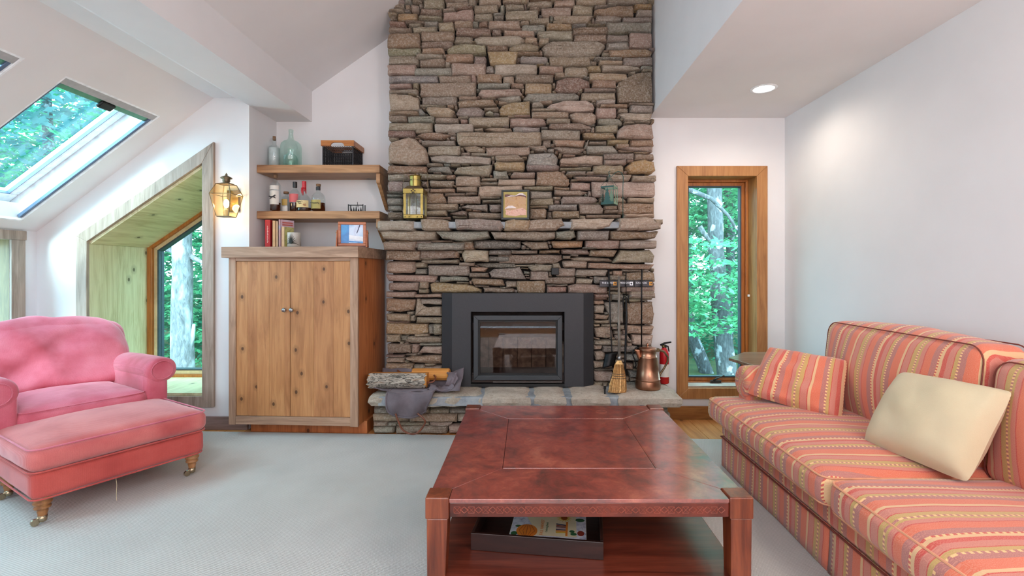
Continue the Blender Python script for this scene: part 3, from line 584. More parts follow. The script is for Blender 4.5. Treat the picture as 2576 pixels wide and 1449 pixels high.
G_ = """170,44,252,58 k;78,60,140,75 d;136,61,145,74 n;20,60,79,78 n;80,72,100,77 g;80,76,145,84 g;150,68,155,60,196,61,196,80,155,81 P;142,60,153,66 g;196,60,235,69 k;196,70,232,80 k;234,60,280,67 g;21,79,70,100 P;70,80,91,91 g;70,92,90,102 G;92,86,163,105 v;145,81,172,88 p;172,84,200,81,240,83,244,91,190,91 k;165,89,196,89,190,98,166,98 q;240,85,274,89 w;196,98,205,92,250,89,261,111,200,108 v;20,101,108,104,105,116,24,114 p;112,105,160,106,162,113,112,115 G;162,99,196,107 d;166,108,220,110,224,122,170,120 n;225,113,245,125 g;25,116,76,115,74,130,23,130 p;77,114,92,126 t;75,126,93,135 g;94,118,105,115,160,118,185,128,184,134,98,133 o;186,124,240,126,240,134,188,134 d;243,113,293,112,293,134,245,134 n;20,131,70,142 p;70,135,117,142 p;98,43,134,47 p"""
H_ = """1,47,10,45,45,46,49,58,20,60 d;51,45,107,44,105,56,55,57 O;110,43,169,58 p;169,43,234,58 w;106,55,130,59 k;31,60,67,66 n;68,59,115,58,119,69,70,67 p;118,59,166,60,160,72,118,71 n;158,80,170,60,222,60,230,70,228,82,158,82 g;-39,68,70,68,72,76,60,84,-38,84 d;72,70,86,76 g;83,73,95,71,150,73,158,81,90,80 g;69,78,114,79,112,92,72,90 p;114,82,229,84,222,94,116,92 q;12,90,25,84,54,85,54,96,20,97 g;54,83,65,82,70,92,54,93 g;15,96,48,112 v;60,91,94,106 g;92,104,96,93,150,94,145,106 g;158,96,174,105 q;180,98,228,97,230,115,182,115 n;40,106,94,105,92,118,42,119 d;94,108,124,109,122,118,94,119 w;125,105,150,118 k;152,103,180,115 d;44,119,80,122 g;44,122,79,134 r;80,121,90,118,150,119,148,135,81,134 p;172,120,231,133 p;150,121,171,130 d;125,135,150,142 r;185,133,230,143 g"""
I2 = """18,6,64,8,60,25,40,28,18,26 n;70,8,104,16 v;62,30,64,6,70,8,69,18,72,20,104,19,104,34,63,34 p;50,26,61,32 w;18,30,54,41 t;54,32,63,42 g;64,35,104,45 g;18,43,83,45,83,60,70,62,18,62 o;83,46,91,61 G;89,46,104,62 g;18,62,40,74 l;40,63,52,71 k;46,72,52,64,104,65,104,75,55,75 g;62,60,84,65 t;19,75,56,77,55,90,19,91 d;57,76,71,77,67,90,58,90 p;68,90,75,79,104,79,104,92 p;18,92,47,96 p;18,97,47,104 g;48,90,66,94 g;47,97,60,94,104,93,104,107,60,105 n;18,105,60,105,60,117,18,117 n;60,107,78,118 g;75,109,104,121 g;18,118,104,142 d"""
J2 = """8,0,30,9 r;8,10,24,16 q;8,17,26,17,24,29,8,29 w;8,30,33,32,30,39,8,39 t;8,40,32,45 t;8,46,18,50 t;8,51,35,50,38,65,28,68,12,66 t;24,12,54,11,54,45,32,45,30,30 v;57,13,98,11,101,30,98,47,57,46 n;60,7,80,12 l;62,-7,101,-6,98,9,62,8 g;35,0,54,10 G;56,47,101,49,98,62,57,60 q;65,61,100,63,97,79,68,78 P;38,55,52,62 g;40,63,60,61,65,70,42,70 g;57,73,68,80 p;8,69,40,78 g;36,70,60,80 g;8,78,21,85 t;22,79,75,89 k;8,87,24,86,28,100,10,102 p;57,80,72,90 g;57,91,78,102 G;8,103,40,103,36,113,8,112 t;57,104,70,106,68,115,57,114 q;70,104,80,113 g;60,116,77,117,76,128,62,127 G;8,117,38,118,35,134,10,133 p;8,134,22,141 t;40,133,84,145 k;80,79,99,90 g;80,90,98,103 v;80,104,99,118 g;82,119,98,141 d;20,45,45,50 g;40,116,58,132 g;66,90,80,96 t"""
def parse(s, ox, oy, sc):
    out = []
    for e in s.split(';'):
        a, c = e.strip().rsplit(' ', 1); q = [float(x) for x in a.split(',')]
        if len(q) == 4: x0, y0, x1, y1 = q; q = [x0, y0, x1, y0, x1, y1, x0, y1]
        out.append(([(ox+q[i]*sc, oy+q[i+1]*sc) for i in range(0, len(q), 2)], c))
    return out
def area(p): return abs(sum(p[i-1][0]*p[i][1]-p[i][0]*p[i-1][1] for i in range(len(p)))/2)
u = 1.38
stones = parse(A, 970, 0, u)+parse(B, 1310, 0, u)+parse(C, 970, 190, u)+parse(D, 1310, 190, u)+parse(E_, 970, 380, u)+parse(F, 1310, 380, u)
u = 1.475
low = parse(G_, 940, 540, u)+parse(H_, 1310, 540, u); stones += low
stones += parse(I2, 940, 740, 1.6565)+parse(J2, 1480, 740, 1.6556)
def inside(x, y, p):
    r = False
    for i in range(len(p)):
        (x0, y0), (x1, y1) = p[i-1], p[i]
        if (y0 > y) != (y1 > y) and x < (x1-x0)*(y-y0)/(y1-y0)+x0: r = not r
    return r
# fill what the list leaves open with small chinking stones
GX0, GX1, GY0, GY1, gs = 975, 1648, -420, 975, 3
nx, ny = int((GX1-GX0)/gs), int((GY1-GY0)/gs); occ = np.zeros((ny, nx), bool)
def block(p):
    xs = [a for a, b in p]; ysx = [b for a, b in p]
    for j in range(max(0, int((min(ysx)-GY0)/gs)), min(ny, int((max(ysx)-GY0)/gs)+1)):
        for i in range(max(0, int((min(xs)-GX0)/gs)), min(nx, int((max(xs)-GX0)/gs)+1)):
            if inside(GX0+(i+.5)*gs, GY0+(j+.5)*gs, p): occ[j, i] = True
for p, c in stones: block(p)
block([(1112, 738), (1493, 738), (1493, 980), (1112, 980)]); block([(940, 552), (1700, 552), (1700, 604), (940, 604)])
fill = []
for j in range(ny):
    up_ = GY0+j*gs < -14
    for i in range(nx):
        if occ[j, i]: continue
        wmax = rnd.randint(10, 34) if up_ else 22; hmax = rnd.randint(5, 10) if up_ else rnd.randint(4, 7); w_ = 0
        while i+w_ < nx and not occ[j, i+w_] and w_ < wmax: w_ += 1
        h_ = 1
        while j+h_ < ny and h_ < hmax and not occ[j+h_, i:i+w_].any(): h_ += 1
        if w_*gs >= 7 and h_*gs >= 5:
            x0, y0, x1, y1 = GX0+i*gs, GY0+j*gs, GX0+(i+w_)*gs, GY0+(j+h_)*gs
            fill.append(([(x0, y0), (x1, y0+rnd.uniform(0, 2)), (x1, y1), (x0, y1-rnd.uniform(0, 2))], rnd.choice('gtpgtvdGn'))); occ[j:j+h_, i:i+w_] = True
def stone(poly, Yf, depth=.12, seed=0, gap=.5, bulge=.012, toW=W, jit=1.0, col='g'):
    """irregular stone: outline with softened corners, three bevel rings and a domed face"""
    r = random.Random(seed); pts = []; n = len(poly)
    cx = sum(p[0] for p in poly)/n; cy = sum(p[1] for p in poly)/n
    hw = (max(p[0] for p in poly)-min(p[0] for p in poly))/2; hh = (max(p[1] for p in poly)-min(p[1] for p in poly))/2
    cx = min(p[0] for p in poly)+hw; cy = min(p[1] for p in poly)+hh
    cut = min(hw, hh)*r.uniform(.18, .42) if n == 4 else min(hw, hh)*.12
    for i in range(n):
        a, b, c = Vector(poly[i-1]), Vector(poly[i]), Vector(poly[(i+1) % n])
        k1, k2 = min(cut*r.uniform(.5, 1.3), (a-b).length*.35), min(cut*r.uniform(.5, 1.6), (c-b).length*.35)
        p1 = b+(a-b).normalized()*k1; p2 = b+(c-b).normalized()*k2
        pts += [p1, (p1+p2)/2*.55+b*.45 if n == 4 else (p1+p2)/2*.4+b*.6, p2]
        d = c-b; m = int((d.length-k1-k2)/20)
        for j in range(1, m+1): pts.append(b+d*((k2+(d.length-k1-k2)*j/(m+1))/d.length))
    for i, p in enumerate(pts):
        p.x += r.uniform(-1.3, 1.3)*jit; p.y += r.uniform(-1.25, 1.25)*jit
    def ins(p, k): return Vector((cx+(p.x-cx)*(1-min(.8, k/max(hw, 1))), cy+(p.y-cy)*(1-min(.8, k/max(hh, 1)))))
    tx, tz = r.uniform(-.010, .010), r.uniform(-.012, .008)
    def w3(p, y):
        y2 = y+tx*(p.x-cx)/max(hw, 8)+tz*(p.y-cy)/max(hh, 8); q = toW(p.x, p.y, Yf); q.y = Yf+y2; return q
    e = min(hw, hh); N = len(pts); vs = []
    vs += [w3(ins(p, gap+e*.1), depth) for p in pts]
    vs += [w3(ins(p, gap), .02+r.uniform(0, .006)) for p in pts]
    vs += [w3(ins(p, gap+min(1.6, e*.2)), .002+r.uniform(-.002, .005)) for p in pts]
    k2 = gap+min(5, e*.45)
    vs += [w3(ins(p, k2), -bulge*.7+r.uniform(-.006, .006)) for p in pts]
    vs += [w3(ins(p, gap+e*.72), -bulge+r.uniform(-.005, .005)) for p in pts]
    vs.append(w3(Vector((cx, cy)), -bulge*1.1))
    fs = [(a*N+i, a*N+(i+1) % N, (a+1)*N+(i+1) % N, (a+1)*N+i) for a in range(4) for i in range(N)]+[(4*N+i, 4*N+(i+1) % N, 5*N) for i in range(N)]
    h = PALC[col]; f = r.uniform(.88, 1.12); c3 = [min(1, x*f*r.uniform(.95, 1.05)) for x in lin(h)[:3]]
    return vs, fs, c3
def stone_obj(name, parts, parent, kind=None, mat='stone'):
    mb = MB(); cols = []
    for vs, fs, c in parts: mb.add(vs, fs); cols += [c]*len(vs)
    o = mb.build(name, mat, parent, smooth=True); me = o.data
    L = me.color_attributes.new('Col', 'FLOAT_COLOR', 'POINT'); L.data.foreach_set('color', [x for c in cols for x in (*c, 1)])
    if hasattr(me, 'set_sharp_from_angle'): me.set_sharp_from_angle(angle=R(38))
    if kind: o['kind'] = kind
    return o
chim = thing('stone_chimney', 'tall dry-stacked fieldstone chimney breast rising to the sloped ceiling', 'chimney', (0, YC, 0))
def yface(poly, i):
    cy = sum(p[1] for p in poly)/len(poly); r = random.Random(i*13+1).uniform(-.02, .02); y = YC+r
    if 604 <= cy < 628: y -= .09
    elif 628 <= cy < 650: y -= .05
    return y
allst = stones+[f for f in fill]
allst = [f for f in allst if (lambda q: q.z < zc(min(q.x, 1.0))+.06)(W(max(a for a, b in f[0]), max(b for a, b in f[0]), YC))]
def vis(p): return sum(q[1] for q in p)/len(p) > -25
allst = [(i, p, c) for i, (p, c) in enumerate(allst)]
allst.sort(key=lambda s: -area(s[1])*(1 if vis(s[1]) else .0001))
for k_, (i, p, c) in enumerate(allst[:300]):
    stone_obj('stone', [stone(p, yface(p, i), .13, i, col=c, bulge=random.Random(i).uniform(.006, .02))], chim)
stone_obj('chinking_stones', [stone(p, yface(p, i)+.012, .1, i, gap=.4, col=c) for i, p, c in allst[300:]], chim, 'stuff')
# dark core with an opening for the firebox
cx0, cx1 = -1.062, .99
co = MB(); co.box(-.57, .44, YC+.075, YA-.002, 1.03, 1.9)
for a, b in ((cx0, -.57), (.44, .938)): co.box(a, b, YC+.075, YA-.002, .30, 1.9)
co.prism([(cx0, 1.9), (.938, 1.9), (.938, zc(.938)-.01), (cx0, zc(cx0)-.01)], YC+.075, YA-.002)
co.build('core', 'core', chim)

# ---- mantel
man = thing('stone_mantel', 'projecting fieldstone mantel shelf with pale mortar above the black insert', 'mantel', (0, 3.52, 1.5))
M1 = [(parse('5,10,68,26 w', 940, 540, u)[0]), parse('79,7,128,9,128,26,82,26 t', 940, 540, u)[0], parse('138,8,180,7,215,10,222,20,215,27,140,24 v', 940, 540, u)[0], parse('225,11,240,8,266,9,266,27,222,26 o', 940, 540, u)[0],
      parse('15,9,70,7,75,18,60,26,12,26 t', 1310, 540, u)[0], parse('86,8,110,6,160,7,150,20,130,24,86,24 P', 1310, 540, u)[0], parse('168,6,215,4,229,8,240,14,238,24,200,26,168,26 P', 1310, 540, u)[0], parse('228,8,243,8,243,15,229,15 t', 1310, 540, u)[0]]
for i, (p, c) in enumerate(M1):
    vs, fs, c3 = stone(p, 3.50, .26, 900+i, gap=-.6, bulge=.012, jit=1.1, col=c); n5 = (len(vs)-1)//5
    stone_obj('stone', [(vs, fs, c3)], man)
cr_rows = [(parse('10,27,106,28,104,42,60,44,15,41 P', 940, 540, u)[0], 3.545), (parse('105,28,195,27,198,38,150,45,115,40 G', 940, 540, u)[0], 3.55), (parse('199,29,310,28,310,40,290,44,205,40 g', 940, 540, u)[0], 3.55), (parse('60,28,90,26,95,38,85,42,60,41 G', 1310, 540, u)[0], 3.555), (parse('97,27,153,26,150,42,98,43 v', 1310, 540, u)[0], 3.55), (parse('153,27,236,28,230,40,155,42 n', 1310, 540, u)[0], 3.55),
           (parse('15,46,73,45,68,60,16,60 p', 940, 540, u)[0], 3.60), (parse('73,47,155,48,153,60,74,60 G', 940, 540, u)[0], 3.61), (parse('154,48,170,60 n', 940, 540, u)[0], 3.62)]
for i, ((p, c), y) in enumerate(cr_rows): stone_obj('stone', [stone(p, y, .24, 940+i, gap=.2, bulge=.014, col=c)], man)
# mortar bed between mantel stones, set back a little
mo = MB().box(W(950, 0, 3.5).x+.02, W(1660, 0, 3.5).x-.02, 3.515, YC+.05, W(0, 575, 3.5).z+.004, W(0, 555, 3.5).z-.006)
mo.build('mortar_bed', 'mortar', man, bevel=.01)

# ---- hearth
hz = .322
he = thing('stone_hearth', 'raised fieldstone hearth with thick rough slabs under the black insert', 'hearth', (0, 3.5, 0))
HB = "938,1023,980,1041 G;976,1024,1030,1040 g;937,1041,1028,1062 t;1028,1040,1150,1063 t;938,1060,976,1073 p;976,1062,1000,1072 g;1000,1063,1080,1070 g;938,1073,993,1092 G;995,1070,1040,1068,1127,1072,1125,1092,995,1092 g;1080,1062,1140,1060,1130,1072,1085,1072 w;1127,1072,1180,1092 p;1080,1028,1130,1040 g;1130,1028,1190,1041 G;1150,1042,1205,1060 w;1036,1026,1080,1040 w"
hb = parse(HB, 0, 0, 1); x = 1190
while x < 1684:
    for ya, yb in ((1024, 1038), (1039, 1054), (1055, 1072), (1073, 1092)):
        pass
    x += 40
rr_ = random.Random(3)
for ya, yb in ((1024, 1040), (1041, 1058), (1059, 1073), (1074, 1092)):
    x = 1185+rr_.randint(0, 25)
    while x < 1670:
        w_ = rr_.randint(40, 110); x1 = min(x+w_, 1688); hb.append(([(x, ya), (x1, ya), (x1, yb), (x, yb)], rr_.choice('gtGpwkg'))); x = x1+1
for i, (p, c) in enumerate(hb): stone_obj('stone', [stone(p, 3.53, .12, 600+i, gap=.3, bulge=.02, col=c)], he)
MB().box(-1.10, 1.06, 3.60, 3.885, 0.0, hz-.05).build('core', 'core', he)
# slabs with lumpy top and broken front edge
def slab_stone(xa, xb, seed, col, yf=3.37, tz=.085, yb=3.86, skl=0, skr=0):
    r = random.Random(seed); nu, nv = max(6, int((xb-xa)/.035)), 9; vs = []; top = {}
    for j in range(nv+1):
        for i in range(nu+1):
            a, b = i/nu, j/nv; e0 = min(a, 1-a, b*1.0)
            x = xa+(xb-xa)*a+skl*(1-b)*(1-a)+skr*(1-b)*a; y = yf+(yb-yf)*b
            ed = noise.noise(Vector((x*9+seed, y*9, 3)))*.012
            if j == 0: y += ed*1.6+.008
            if i in (0, nu): x += noise.noise(Vector((y*11+seed, i, 0)))*.018
            z = hz+noise.noise(Vector((x*6, y*6, seed*3.1)))*.004-(.014 if e0 == 0 else 0)-(.002 if 0 < e0 < .13 else 0)
            vs.append(Vector((x, y, z)))
    base = len(vs); m = nu+1
    fs = [(j*m+i, j*m+i+1, (j+1)*m+i+1, (j+1)*m+i) for j in range(nv) for i in range(nu)]
    per = [i for i in range(m)]+[j*m+nu for j in range(1, nv+1)]+[nv*m+i for i in range(nu-1, -1, -1)]+[j*m for j in range(nv-1, 0, -1)]
    cx_, cy_ = (xa+xb)/2, (yf+yb)/2; prev = per
    for lev, (dz, out) in enumerate(((.02, .012), (.05, .016), (tz, -.01))):
        cur = []
        for k_ in per:
            p = vs[k_].copy(); o_ = out+noise.noise(Vector((p.x*14+seed, lev*3.3, p.y*8)))*.014
            if k_ < m: p.y -= o_
            if abs(p.x-xa) < .04: p.x -= o_*.5
            if abs(p.x-xb) < .04: p.x += o_*.5
            p.z = hz-dz+noise.noise(Vector((p.x*10, lev, seed)))*.008; vs.append(p); cur.append(len(vs)-1)
        n = len(per); fs += [(prev[(q+1) % n], prev[q], cur[q], cur[(q+1) % n]) for q in range(n)]; prev = cur
    fs.append(tuple(prev))
    return vs, fs, [x*1.0 for x in lin(PALC[col])[:3]]
PALC['s'] = 'cfc3b4'; PALC['S'] = 'bfb4a4'
SL = [(-1.125, -.36, 'S', 0, .03), (-.335, .03, 's', .03, -.015), (.042, .285, 's', .015, -.015), (.31, .60, 's', .015, -.02), (.635, 1.10, 's', .02, .0)]
for i, (a, b, c, s1, s2) in enumerate(SL): stone_obj('slab', [slab_stone(a, b, i*7+2, c, skl=s1, skr=s2, yf=3.38 if i else 3.40)], he)
MB().box(-1.06, 1.04, 3.392, 3.87, hz-.08, hz-.013).build('mortar_bed', 'mortar', he, bevel=.01)

# ---- fireplace insert
ins = thing('fireplace_insert', 'black steel fireplace insert with glass door set in the stone chimney', 'fireplace', (-.05, 3.66, hz))
def fx(px, y): return (px-1325)/1200*y
yp = 3.645; k = yp/1200; pX0, pX1 = fx(1137, yp), fx(1468, yp); eX0, eX1 = fx(1112, 3.70), fx(1493, 3.70)
pz1 = 1.2-(738-684)*k; oX0, oX1, oz0, oz1 = fx(1184, yp), fx(1420.5, yp), 1.2-(966-684)*k, 1.2-(784.5-684)*k
MB().box(pX0, oX0, yp, yp+.012, hz, pz1).box(oX1, pX1, yp, yp+.012, hz, pz1).box(oX0, oX1, yp, yp+.012, oz1, pz1).build('surround_panel', 'insert', ins)
for a, b in ((pX0, eX0), (pX1, eX1)):
    fixn(MB().hexa([(a, yp, hz), (b, 3.70, hz), (a, yp+.05, hz), (b, 3.76, hz), (a, yp, pz1), (b, 3.70, pz1), (a, yp+.05, pz1), (b, 3.76, pz1)]).build('side_wing', 'insert', ins))
MB().box(pX0, pX1, yp+.012, 3.78, pz1-.01, pz1).build('top_return', 'insert', ins)
# recess and firebox
MB().box(oX0-.01, oX0+.002, yp+.012, yp+.1, oz0-.03, oz1).box(oX1-.002, oX1+.01, yp+.012, yp+.1, oz0-.03, oz1).box(oX0, oX1, yp+.012, yp+.1, oz1-.001, oz1+.01).box(oX0, oX1, yp, yp+.1, hz, oz0).build('recess', 'insert_d', ins)
dX0, dX1, dz0, dz1 = fx(1191, yp), fx(1414.5, yp), 1.2-(957-684)*k, 1.2-(794-684)*k
gX0, gX1, gz0, gz1 = fx(1204, yp+.0), fx(1401, yp), 1.2-(943-684)*k, 1.2-(806-684)*k
MAT['insert_l'] = plain('insert_door_steel', '383c40', .5, .3, var=.05, scale=300)
dr = frame([(dX0, dz0), (dX1, dz0), (dX1, dz1), (dX0, dz1)], .036, yp+.004, yp+.03, 'door_frame', 'insert_l', ins)
frame(dr, .012, yp+.022, yp+.045, 'glass_bead', 'insert_d', ins, 0)
MAT['fireglass'] = glass('fire_glass', (.72, .68, .66), .2, .03)
MB().box(dr[0][0], dr[1][0], yp+.034, yp+.038, dr[0][1], dr[2][1]).build('door_glass', 'fireglass', ins)
MB().box(dX0+.15, dX1-.003, yp-.004, yp+.006, dz0-.014, dz0-.009).build('latch_bar', 'steel', ins)
fb = MB().box(-.5, -.47, yp+.06, 4.0, .33, 1.0).box(.30, .33, yp+.06, 4.0, .33, 1.0).box(-.5, .33, 3.98, 4.0, .33, 1.0).box(-.5, .33, yp+.06, 4.0, .96, .99).box(-.5, .33, yp+.06, 4.0, .33, .40)
MAT['soot'] = mottle('sooty_steel', ['2a2321', '4a3d38', '5c4c44'], 8, .7, .3)
fb.build('firebox', 'soot', ins)
MAT['firebrick'] = mottle('firebrick', ['5d4e44', '857264', 'a89684'], 18, .9, .4)
for i in range(6):
    a = -.43+i*.118; MB().box(a, a+.114, 3.93, 3.965, .40, .66).build('fire_brick', 'firebrick', ins, bevel=.003)
MB().box(-.46, .29, 3.80, 3.97, .755, .775).build('baffle', 'soot', ins); MB().box(-.46, .29, 3.76, 3.80, .74, .80).build('baffle_lip', 'soot', ins)
MB().box(-.46, .29, yp+.07, 3.93, .40, .415).build('ash_bed', 'soot', ins)
for s_ in (-.475, .275):
    for i in range(2): MB().box(s_, s_+.02, 3.72+i*.11, 3.825+i*.11, .40, .64).build('fire_brick', 'firebrick', ins, bevel=.003)
light('firebox_fill', 'POINT', (-.08, 3.72, .9), (0, 0, -1), .0, (1, .8, .6)) if False else None

# ================================================================== BUILT-INS
# cabinet, turned three degrees
ca = R(-3); cxm, cym = -1.688, 3.44
t = thing('pine_cabinet', 'knotty pine two-door cabinet with thick top in the alcove beside the stone chimney', 'cabinet', (cxm, cym, 0), ca)
L = dict(local=True)
cw, cd, cz0, cz1 = .478, .55, .094, 1.302
MB().box(-cw+.035, cw-.012, .022, cd, cz0, cz1).build('carcass', 'cabdoor2', t, **L)
MB().box(cw-.012, cw, .022, cd, cz0, cz1).build('side_panel', 'cabside', t, **L)
MB().box(-cw, -cw+.052, 0, .16, cz0-.004, cz1).build('stile', 'cabframe', t, bevel=.002, **L)
MB().box(cw-.055, cw+.001, 0, .022, cz0-.006, cz1).build('stile', 'cabframe', t, bevel=.002, **L)
MB().box(-cw+.052, cw-.055, 0, .022, cz1-.024, cz1).build('rail', 'cabrail', t, bevel=.002, **L)
MB().box(-cw+.052, cw-.055, 0, .030, cz0, cz0+.060).build('rail', 'cabrail', t, bevel=.002, **L)
MB().box(-cw-.012-.02, cw+.018, -.035, cd+.02 if False else .56, cz1, 1.381).build('top', 'cabrail', t, bevel=.003, **L)
MB().box(-cw+.085, cw+.02, .125, cd-.02, .0, cz0).build('toe_kick', 'cabside', t, bevel=.002, **L)
dz0_, dz1_ = cz0+.062, cz1-.026
def door(x0, x1, edges, nm):
    d = MB().box(x0, x1, .016, .0215, dz0_, dz1_).build(nm, 'insert_d', t, **L)
    for i, (a, b) in enumerate(zip(edges, edges[1:])):
        MB().box(a+.0004, b-.0004, .007+.0004*(i % 2), .018, dz0_, dz1_).build('plank', 'cabdoor' if i % 3 != 1 else 'cabdoor2', d, bevel=.0012, **L)
    return d
dl, dm, dr2 = -cw+.054, -.022, cw-.057
d1 = door(dl, dm-.001, [dl, dl+.085, dl+.155, dl+.245, dl+.36, dm-.0015], 'door'); d2 = door(dm+.001, dr2, [dm+.0015, dm+.175, dm+.32, dr2], 'door')
kz = 1.2-(780-684)*3.43/1200
for d, x in ((d1, dm-.035), (d2, dm+.019)):
    kb = MB(); kb.lathe([(.005, 0), (.005, .012), (.013, .016), (.0155, .022), (.014, .028), (.006, .031), (.0005, .032)], (0, 0, 0), 20)
    kb.v = [Vector((p.x+x, .007-p.z, p.y+kz)) for p in kb.v]; kb.build('knob', 'steel', d, smooth=True, **L)
# shelves
def shelf(z0, z1, label, nm='wooden_shelf'):
    t = thing(nm, label, 'shelf', (-1.64, 3.9, z0), group=None)
    MB().box(-2.117, -1.154, 3.74, YA-.001, z0, z1).build('board', 'shelf', t, bevel=.003)
    x0, x1 = -1.186, -1.156
    fixn(MB().prism([(3.755, z0), (3.755, z0-.075), (3.785, z0-.088), (3.99, z0-.26), (YA-.002, z0-.27), (YA-.002, z0)] if z0 > 1.8 else [(3.755, z0), (3.755, z0-.07), (3.785, z0-.085), (3.99, z0-.225), (YA-.002, z0-.23), (YA-.002, z0)], x0, x1, 'x').build('bracket', 'shelf', t, bevel=.003))
shelf(1.978, 2.040, 'upper thick pine wall shelf holding the glass bottles and wire basket')
shelf(1.618, 1.678, 'lower thick pine wall shelf holding the liquor bottles')
US, LS, CT = 2.041, 1.679, 1.382

def P3(px, Y): return (px-1325)/1200*Y
# ---- bottles
def bottle(name, label, px, Y, z, prof, mat='clear', closure=None, liquid=None, lab=None, n=28, group=None):
    x = P3(px, Y); t = thing(name, label, 'bottle', (x, Y, z), group=group)
    MB().lathe(prof, (x, Y, z), n).build('glass_body', mat, t, smooth=True)
    if liquid:
        r, h, m = liquid; MB().lathe([(r*.6, .006), (r, .012), (r, h-.002), (r*.98, h)], (x, Y, z), n).build('liquid', m, t, smooth=True)
    if closure:
        r, z0, z1, m = closure; MB().lathe([(r*.95, z0), (r, z0+.002), (r, z1-.002), (r*.9, z1)], (x, Y, z), 20).build('stopper', m, t, smooth=False)
    if lab:
        for q in lab:
            r, z0, z1, a0, a1, m = q[:6]
            lb = MB(); lb.grid(lambda u, v: Vector((x+(r+.0008)*math.sin(R(a0+(a1-a0)*u)), Y-(r+.0008)*math.cos(R(a0+(a1-a0)*u)), z+z0+(z1-z0)*v)), 14, 1)
            q_ = lb.build('label', m, t, smooth=True)
            if len(q) > 6:
                for (s_, sz, dz, dx, mm) in q[6]: text(s_, sz, mm, t, (x+dx, Y-r-.003, z+dz))
    return t
MAT['frost'] = plain('frosted_white', 'c9d2d2', .5)
MAT['lab_w'] = plain('label_white', 'd8d4cc', .7, var=.03); MAT['lab_c'] = plain('label_cream', 'd9c490', .7, var=.04); MAT['lab_y'] = plain('label_gold', 'b89850', .6, var=.05)
MAT['lab_p'] = plain('label_pink', 'd0686a', .6, var=.03); MAT['red_wax'] = plain('red_wax', 'b81f2c', .35); MAT['ink'] = plain('ink', '2a2a30', .6); MAT['rust'] = plain('rust_ink', '9a4a28', .6)
MAT['lab_g'] = plain('label_olive', 'a89a5a', .6, var=.05); MAT['blackcap'] = plain('black_cap', '1a1a1c', .35)
bottle('glass_bottle', 'clear tall bottle with cork stopper on the upper shelf beside the big green jug', 690, 3.86, US, [(.036, 0), (.042, .006), (.042, .155), (.036, .172), (.016, .186), (.013, .195), (.013, .228), (.016, .23), (.016, .238), (.012, .239)], 'clear', (.012, .222, .256, 'cork'), (.040, .160, 'frost'))
bottle('glass_jug', 'big pale green glass jug with narrow neck on the upper shelf', 732, 3.86, US, [(.070, 0), (.079, .008), (.080, .10), (.080, .165), (.074, .192), (.055, .212), (.032, .222), (.022, .235), (.018, .26), (.016, .288), (.019, .290), (.019, .308), (.015, .31)], 'green_glass')
bottle('glass_bottle', 'small green round-shouldered bottle behind the big green jug', 731, 3.98, US, [(.050, 0), (.056, .006), (.056, .10), (.048, .125), (.024, .145), (.016, .155), (.016, .176), (.022, .178), (.022, .184), (.015, .185)], 'green_glass')
g5 = 'liquor bottles on the lower shelf'
b = bottle('liquor_bottle', 'tall bottle with white label showing a galloping black horse', 693, 3.80, LS, [(.036, 0), (.040, .005), (.040, .205), (.036, .218), (.020, .235), (.014, .248), (.0135, .29), (.012, .292)], 'clear', (.0145, .27, .294, 'cork'), (.038, .070, 'amber'),
       [(.0405, .055, .165, -75, 62, 'lab_w'), (.0405, .172, .205, -75, 62, 'lab_w')], group=g5)
x, z = P3(692, 3.80), LS+.108
hp = [(-.030, .010), (-.022, .014), (-.010, .010), (.004, .012), (.012, .017), (.018, .022), (.025, .021), (.028, .015), (.022, .014), (.017, .008), (.021, .000), (.028, -.004), (.026, -.007), (.017, -.004), (.009, .000), (-.004, -.001), (-.010, -.008), (-.020, -.013), (-.021, -.010), (-.014, -.004), (-.014, .003), (-.022, .004)]
fixn(MB().prism([(x+a, z+c) for a, c in hp], 3.80-.0435, 3.80-.0415).build('horse_mark', 'ink', b))
text('· · · · · · ·', .016, 'ink', b, (x, 3.80-.043, LS+.19)) if False else None
b = bottle('liquor_bottle', 'short square bottle with brown stopper and yellow label', 720, 3.86, LS, [(.034, 0), (.036, .004), (.036, .120), (.030, .128), (.012, .133), (.012, .150), (.014, .152)], 'clear', (.020, .152, .170, 'cork'), None,
       [(.0355, .055, .105, -38, 38, 'lab_y'), (.0355, .006, .048, -42, 42, 'lab_w')], n=4 if False else 20, group=g5)
bottle('liquor_bottle', 'dark bottle with black cap and pink label', 742, 3.84, LS, [(.037, 0), (.040, .005), (.040, .145), (.034, .165), (.018, .185), (.014, .195), (.014, .205)], 'clear', (.0165, .198, .245, 'blackcap'), (.0385, .075, 'amber'),
       [(.0405, .078, .145, -70, 60, 'lab_p')], group=g5)
b = bottle('liquor_bottle', 'bottle with dripping red wax neck and cream label reading 46', 765, 3.80, LS, [(.050, 0), (.055, .006), (.055, .075), (.052, .098), (.038, .120), (.022, .135), (.016, .155), (.014, .19), (.013, .235), (.011, .238)], 'clear', (.0165, .185, .243, 'red_wax'), (.052, .030, 'amber'),
       [(.0555, .030, .085, -58, 58, 'lab_c', [("Maker's", .016, .074, -.012, 'ink'), ('Mark', .014, .060, -.008, 'ink'), ('46', .026, .048, .030, 'rust')])], group=g5)
x = P3(765, 3.80)
for i, a in enumerate((-70, -35, 0, 35, 70)):
    l_ = .03+.016*(i*7 % 3); MB().tube([(x+.0165*math.sin(R(a)), 3.80-.0165*math.cos(R(a)), LS+.19), (x+.019*math.sin(R(a)), 3.80-.019*math.cos(R(a)), LS+.19-l_)], [.005, .0035], 6).build('wax_drip', 'red_wax', b, smooth=True)
